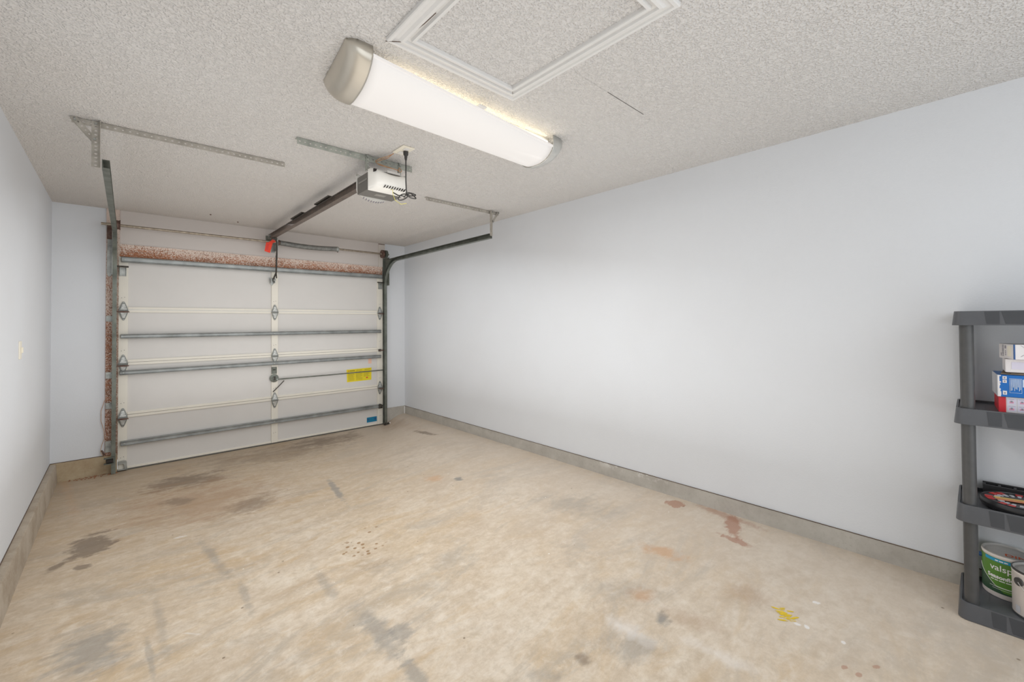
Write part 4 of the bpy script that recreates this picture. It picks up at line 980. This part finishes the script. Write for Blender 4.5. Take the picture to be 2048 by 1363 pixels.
def band(off0, off1, z, ang):
    c_, s_ = math.cos(ang), math.sin(ang); L = R*.62
    q = [(-L, off0), (L, off0), (L, off1), (-L, off1)]
    return [(cx+x*c_-y*s_, cy+x*s_+y*c_, ZT+z) for x, y in q]
MB().prism(band(.0, .018, .0392, -1.35), (0, 0, .0015)).build('yellow_stripe', 'yellow_stripe', t)
MB().prism(band(-.024, .0, .0392, -1.35), (0, 0, .0013)).build('orange_stripe', 'orange_stripe', t)
mb = MB().box(3.090, 3.100, -.42, -.020, ZT, ZT+.052).box(3.126, 3.134, -.42, -.020, ZT, ZT+.058)
for i in range(9): mb.box(3.098, 3.128, -.42+.0487*i, -.41+.0487*i, ZT+.02, ZT+.054)
tag(mb.build('slotted_bar', 'black', bevel=.0015), 'long black slotted plastic bar lying behind the round case', 'bar')

# ---- paint cans on the bottom tier
ZT = TIERS[0][2]+.0015
def can(name, label, cx, cy, R, H, body, parent_extra=None):
    t = thing(name, label, 'paint can', (cx, cy, ZT))
    MB().lathe([(R*.97, 0), (R, .004), (R, H-.012), (R*1.015, H-.010), (R*1.02, H-.004), (R*1.0, H)], (cx, cy, ZT), 64, cap=False).build('can_body', body, t, smooth=True, ang=50)
    MB().lathe([(R*.995, H-.001), (R*1.0, H+.003), (R*.96, H+.004), (R*.93, H-.001), (R*.90, H-.004), (R*.78, H-.004), (R*.76, H-.0025), (.0005, H-.0025)], (cx, cy, ZT), 64, cap=False).build('lid', 'tin', t, smooth=True, ang=30)
    return t
def cyl_patch(cx, cy, r, a0, a1, zlo, zhi, n=40, th=.0006):
    """curved patch; zlo, zhi functions of angle (deg)"""
    mb = MB()
    for i in range(n+1):
        a = a0+(a1-a0)*i/n; c_, s_ = math.cos(math.radians(a)), math.sin(math.radians(a))
        l = zlo(a) if callable(zlo) else zlo; h = zhi(a) if callable(zhi) else zhi
        mb.v += [(cx+r*c_, cy+r*s_, l), (cx+r*c_, cy+r*s_, h)]
    mb.f = [(2*i, 2*i+2, 2*i+3, 2*i+1) for i in range(n)]
    return mb
gx, gy, R, H = 3.060, -.094, .0825, .193
t = can('paint_can', 'green-labelled tin of exterior paint standing behind the white can', gx, gy, R, H, 'can_white')
z0 = ZT
cyl_patch(gx, gy, R+.0005, 0, 360, z0+.022, z0+H-.014, 80).build('label', 'green', t, smooth=True)
plab(cyl_patch(gx, gy, R+.0009, 60, 320, z0+.022, lambda a: z0+.030+.095*max(0, 1-((a-92)/75)) if a < 167 else z0+.030, 60).build('label_lower', 'green_dark', t, smooth=True), 'dark green lower part of the label')
plab(cyl_patch(gx, gy, R+.0009, 122, 250, z0+H-.030, z0+H-.016, 40).build('label_band', 'cyan', t, smooth=True), 'cyan band on the label')
def can_text(txt, size, a0, z, cx, cy, r, mat, name, parent, bold=0., slope=0.):
    vs, fs = text_mesh(txt, size, bold)
    out = [(cx+r*math.cos(math.radians(a0)+x/r), cy+r*math.sin(math.radians(a0)+x/r), z+y+x*slope) for x, y, _ in vs]
    return MB().add(out, fs).build(name, mat, parent)
can_text('valspar', .038, 137, z0+.124, gx, gy, R+.0016, 'white_ink', 'brand_text', t, .0004)
can_text('Seasonflex', .0235, 130, z0+.088, gx, gy, R+.0016, 'white_ink', 'name_text', t, .0009)
mb = MB()
for a0, a1 in ((138, 146), (148, 156), (158, 171), (173, 186)): q = cyl_patch(gx, gy, R+.0014, a0, a1, z0+.0775, z0+.0815, 6); mb.add(q.v, q.f)
for a0, a1 in ((150, 157), (159, 168), (170, 178)): q = cyl_patch(gx, gy, R+.0016, a0, a1, z0+H-.026, z0+H-.021, 6); mb.add(q.v, q.f)
mb.build_each('fine_print', 'white_ink', t)
def arc_tube(cx, cy, r, a0, a1, zf, rad=.0009, n=30):
    return MB().tube([(cx+r*math.cos(math.radians(a0+(a1-a0)*i/n)), cy+r*math.sin(math.radians(a0+(a1-a0)*i/n)), zf(a0+(a1-a0)*i/n)) for i in range(n+1)], rad, 5)
mb = arc_tube(gx, gy, R+.001, 92, 200, lambda a: z0+.030+.095*max(.22, 1-((a-92)/75)))
mb2 = cyl_patch(gx, gy, R+.0014, 135, 210, z0+.048, z0+.0495); mb.add(mb2.v, mb2.f)
mb2 = cyl_patch(gx, gy, R+.0014, 142, 210, z0+.040, z0+.0412); mb.add(mb2.v, mb2.f)
mb.build('label_lines', 'white_ink', t)
MB().cyl((gx-.004, gy+R, z0+.155), (gx-.004, gy+R+.009, z0+.155), .010, 14).build('ear', 'navy_ink', t, smooth=True)
# orange marker writing on the lid
vs, fs = text_mesh('DIN', .040, .0008)
MB().add(vs, fs).xf(Matrix.Translation((gx-.050, gy+.012, z0+H-.0012)) @ Matrix.Rotation(-PI/2, 4, 'Z')).build('lid_writing', 'orange_ink', t)
wx, wy = 2.9145, -.181
t = can('paint_can', 'plain white paint can with a wire handle at the front of the shelf', wx, wy, R, .190, 'can_white')
MB().lathe([(R*1.0, .186), (R*1.025, .190), (R*1.02, .195), (R*.97, .196), (R*.95, .190)], (wx, wy, z0), 64, cap=False).build('rim', 'tin_dark', t, smooth=True)
ea = math.radians(131)
ex, ey = math.cos(ea), math.sin(ea)
MB().cyl((wx+ex*R, wy+ey*R, z0+.150), (wx+ex*(R+.006), wy+ey*(R+.006), z0+.150), .017, 18).build('ear', 'tin_dark', t, smooth=True)
arc_tube(wx, wy, R+.006, 131, 235, lambda a: z0+.148-.115*math.sin(math.radians((a-131)/208*180)), .0016).build('handle', 'tin', t, smooth=True)
cyl_patch(wx, wy, R+.0008, 118, 132, z0+.016, z0+.045).build('sticker', 'card_grey', t)
MB().lathe([(R*.99, 0), (R*1.012, .002), (R*1.012, .006), (R, .008)], (wx, wy, z0+.0002), 64).build('base_ring', 'tin_dark', t, smooth=True)

# ================================================================== CAMERA
yw, pt, rl0 = math.radians(42.7108), math.radians(.8373), math.radians(-.3703)
fw = Vector((math.sin(yw)*math.cos(pt), math.cos(yw)*math.cos(pt), math.sin(pt)))
rt = Vector((math.cos(yw), -math.sin(yw), 0)); up = rt.cross(fw)
Rv = rt*math.cos(rl0)+up*math.sin(rl0); Uv = -rt*math.sin(rl0)+up*math.cos(rl0)
cd = bpy.data.cameras.new('camera'); cam = bpy.data.objects.new('camera', cd); COL.objects.link(cam)
cam.matrix_world = Matrix.Translation((0, 0, 1.461)) @ Matrix((Rv, Uv, -fw)).transposed().to_4x4()
cd.sensor_width = 36; cd.sensor_fit = 'HORIZONTAL'; cd.lens = 36*851.02/2048; cd.shift_y = -49.95/2048; cd.clip_start = .02
SC.camera = cam

# ================================================================== LIGHT
def area(name, loc, look, sx, sy, power, col=(1, 1, 1)):
    l = bpy.data.lights.new(name, 'AREA'); l.shape = 'RECTANGLE'; l.size = sx; l.size_y = sy; l.energy = power; l.color = col
    o = bpy.data.objects.new(name, l); COL.objects.link(o); o.location = loc
    d = Vector(look)-Vector(loc); o.rotation_euler = d.to_track_quat('-Z', 'Y').to_euler(); return o
w = bpy.data.worlds.new('world'); SC.world = w; w.use_nodes = True
w.node_tree.nodes['Background'].inputs[0].default_value = (.90, .95, 1, 1); w.node_tree.nodes['Background'].inputs[1].default_value = .75
area('open_room_fill', (1.2, -1.25, 1.5), (1.3, 4, 1.1), 3.2, 2.2, 28, (.95, .98, 1))
area('floor_bounce_fill', (1.35, 2.9, .5), (1.35, 2.9, 3), 2.6, 5.2, 30, (.96, .98, 1))  # unseen fill added to mimic light bounced up off the floor
area('overhead_fill', (1.35, 3.4, 2.25), (1.35, 3.8, 0), 2.4, 3.4, 28, (.96, .985, 1))  # unseen fill with no fixture, added to brighten the door end
area('fixture_glow', (1.40, 1.90, HC-.125), (1.40, 1.90, 0), 1.1, .34, 18, (1, .985, .96))
SC.view_settings.view_transform = 'Standard'; SC.view_settings.look = 'None'; SC.view_settings.exposure = 0; SC.view_settings.gamma = 1
SC.cycles.max_bounces = 12; SC.cycles.diffuse_bounces = 8
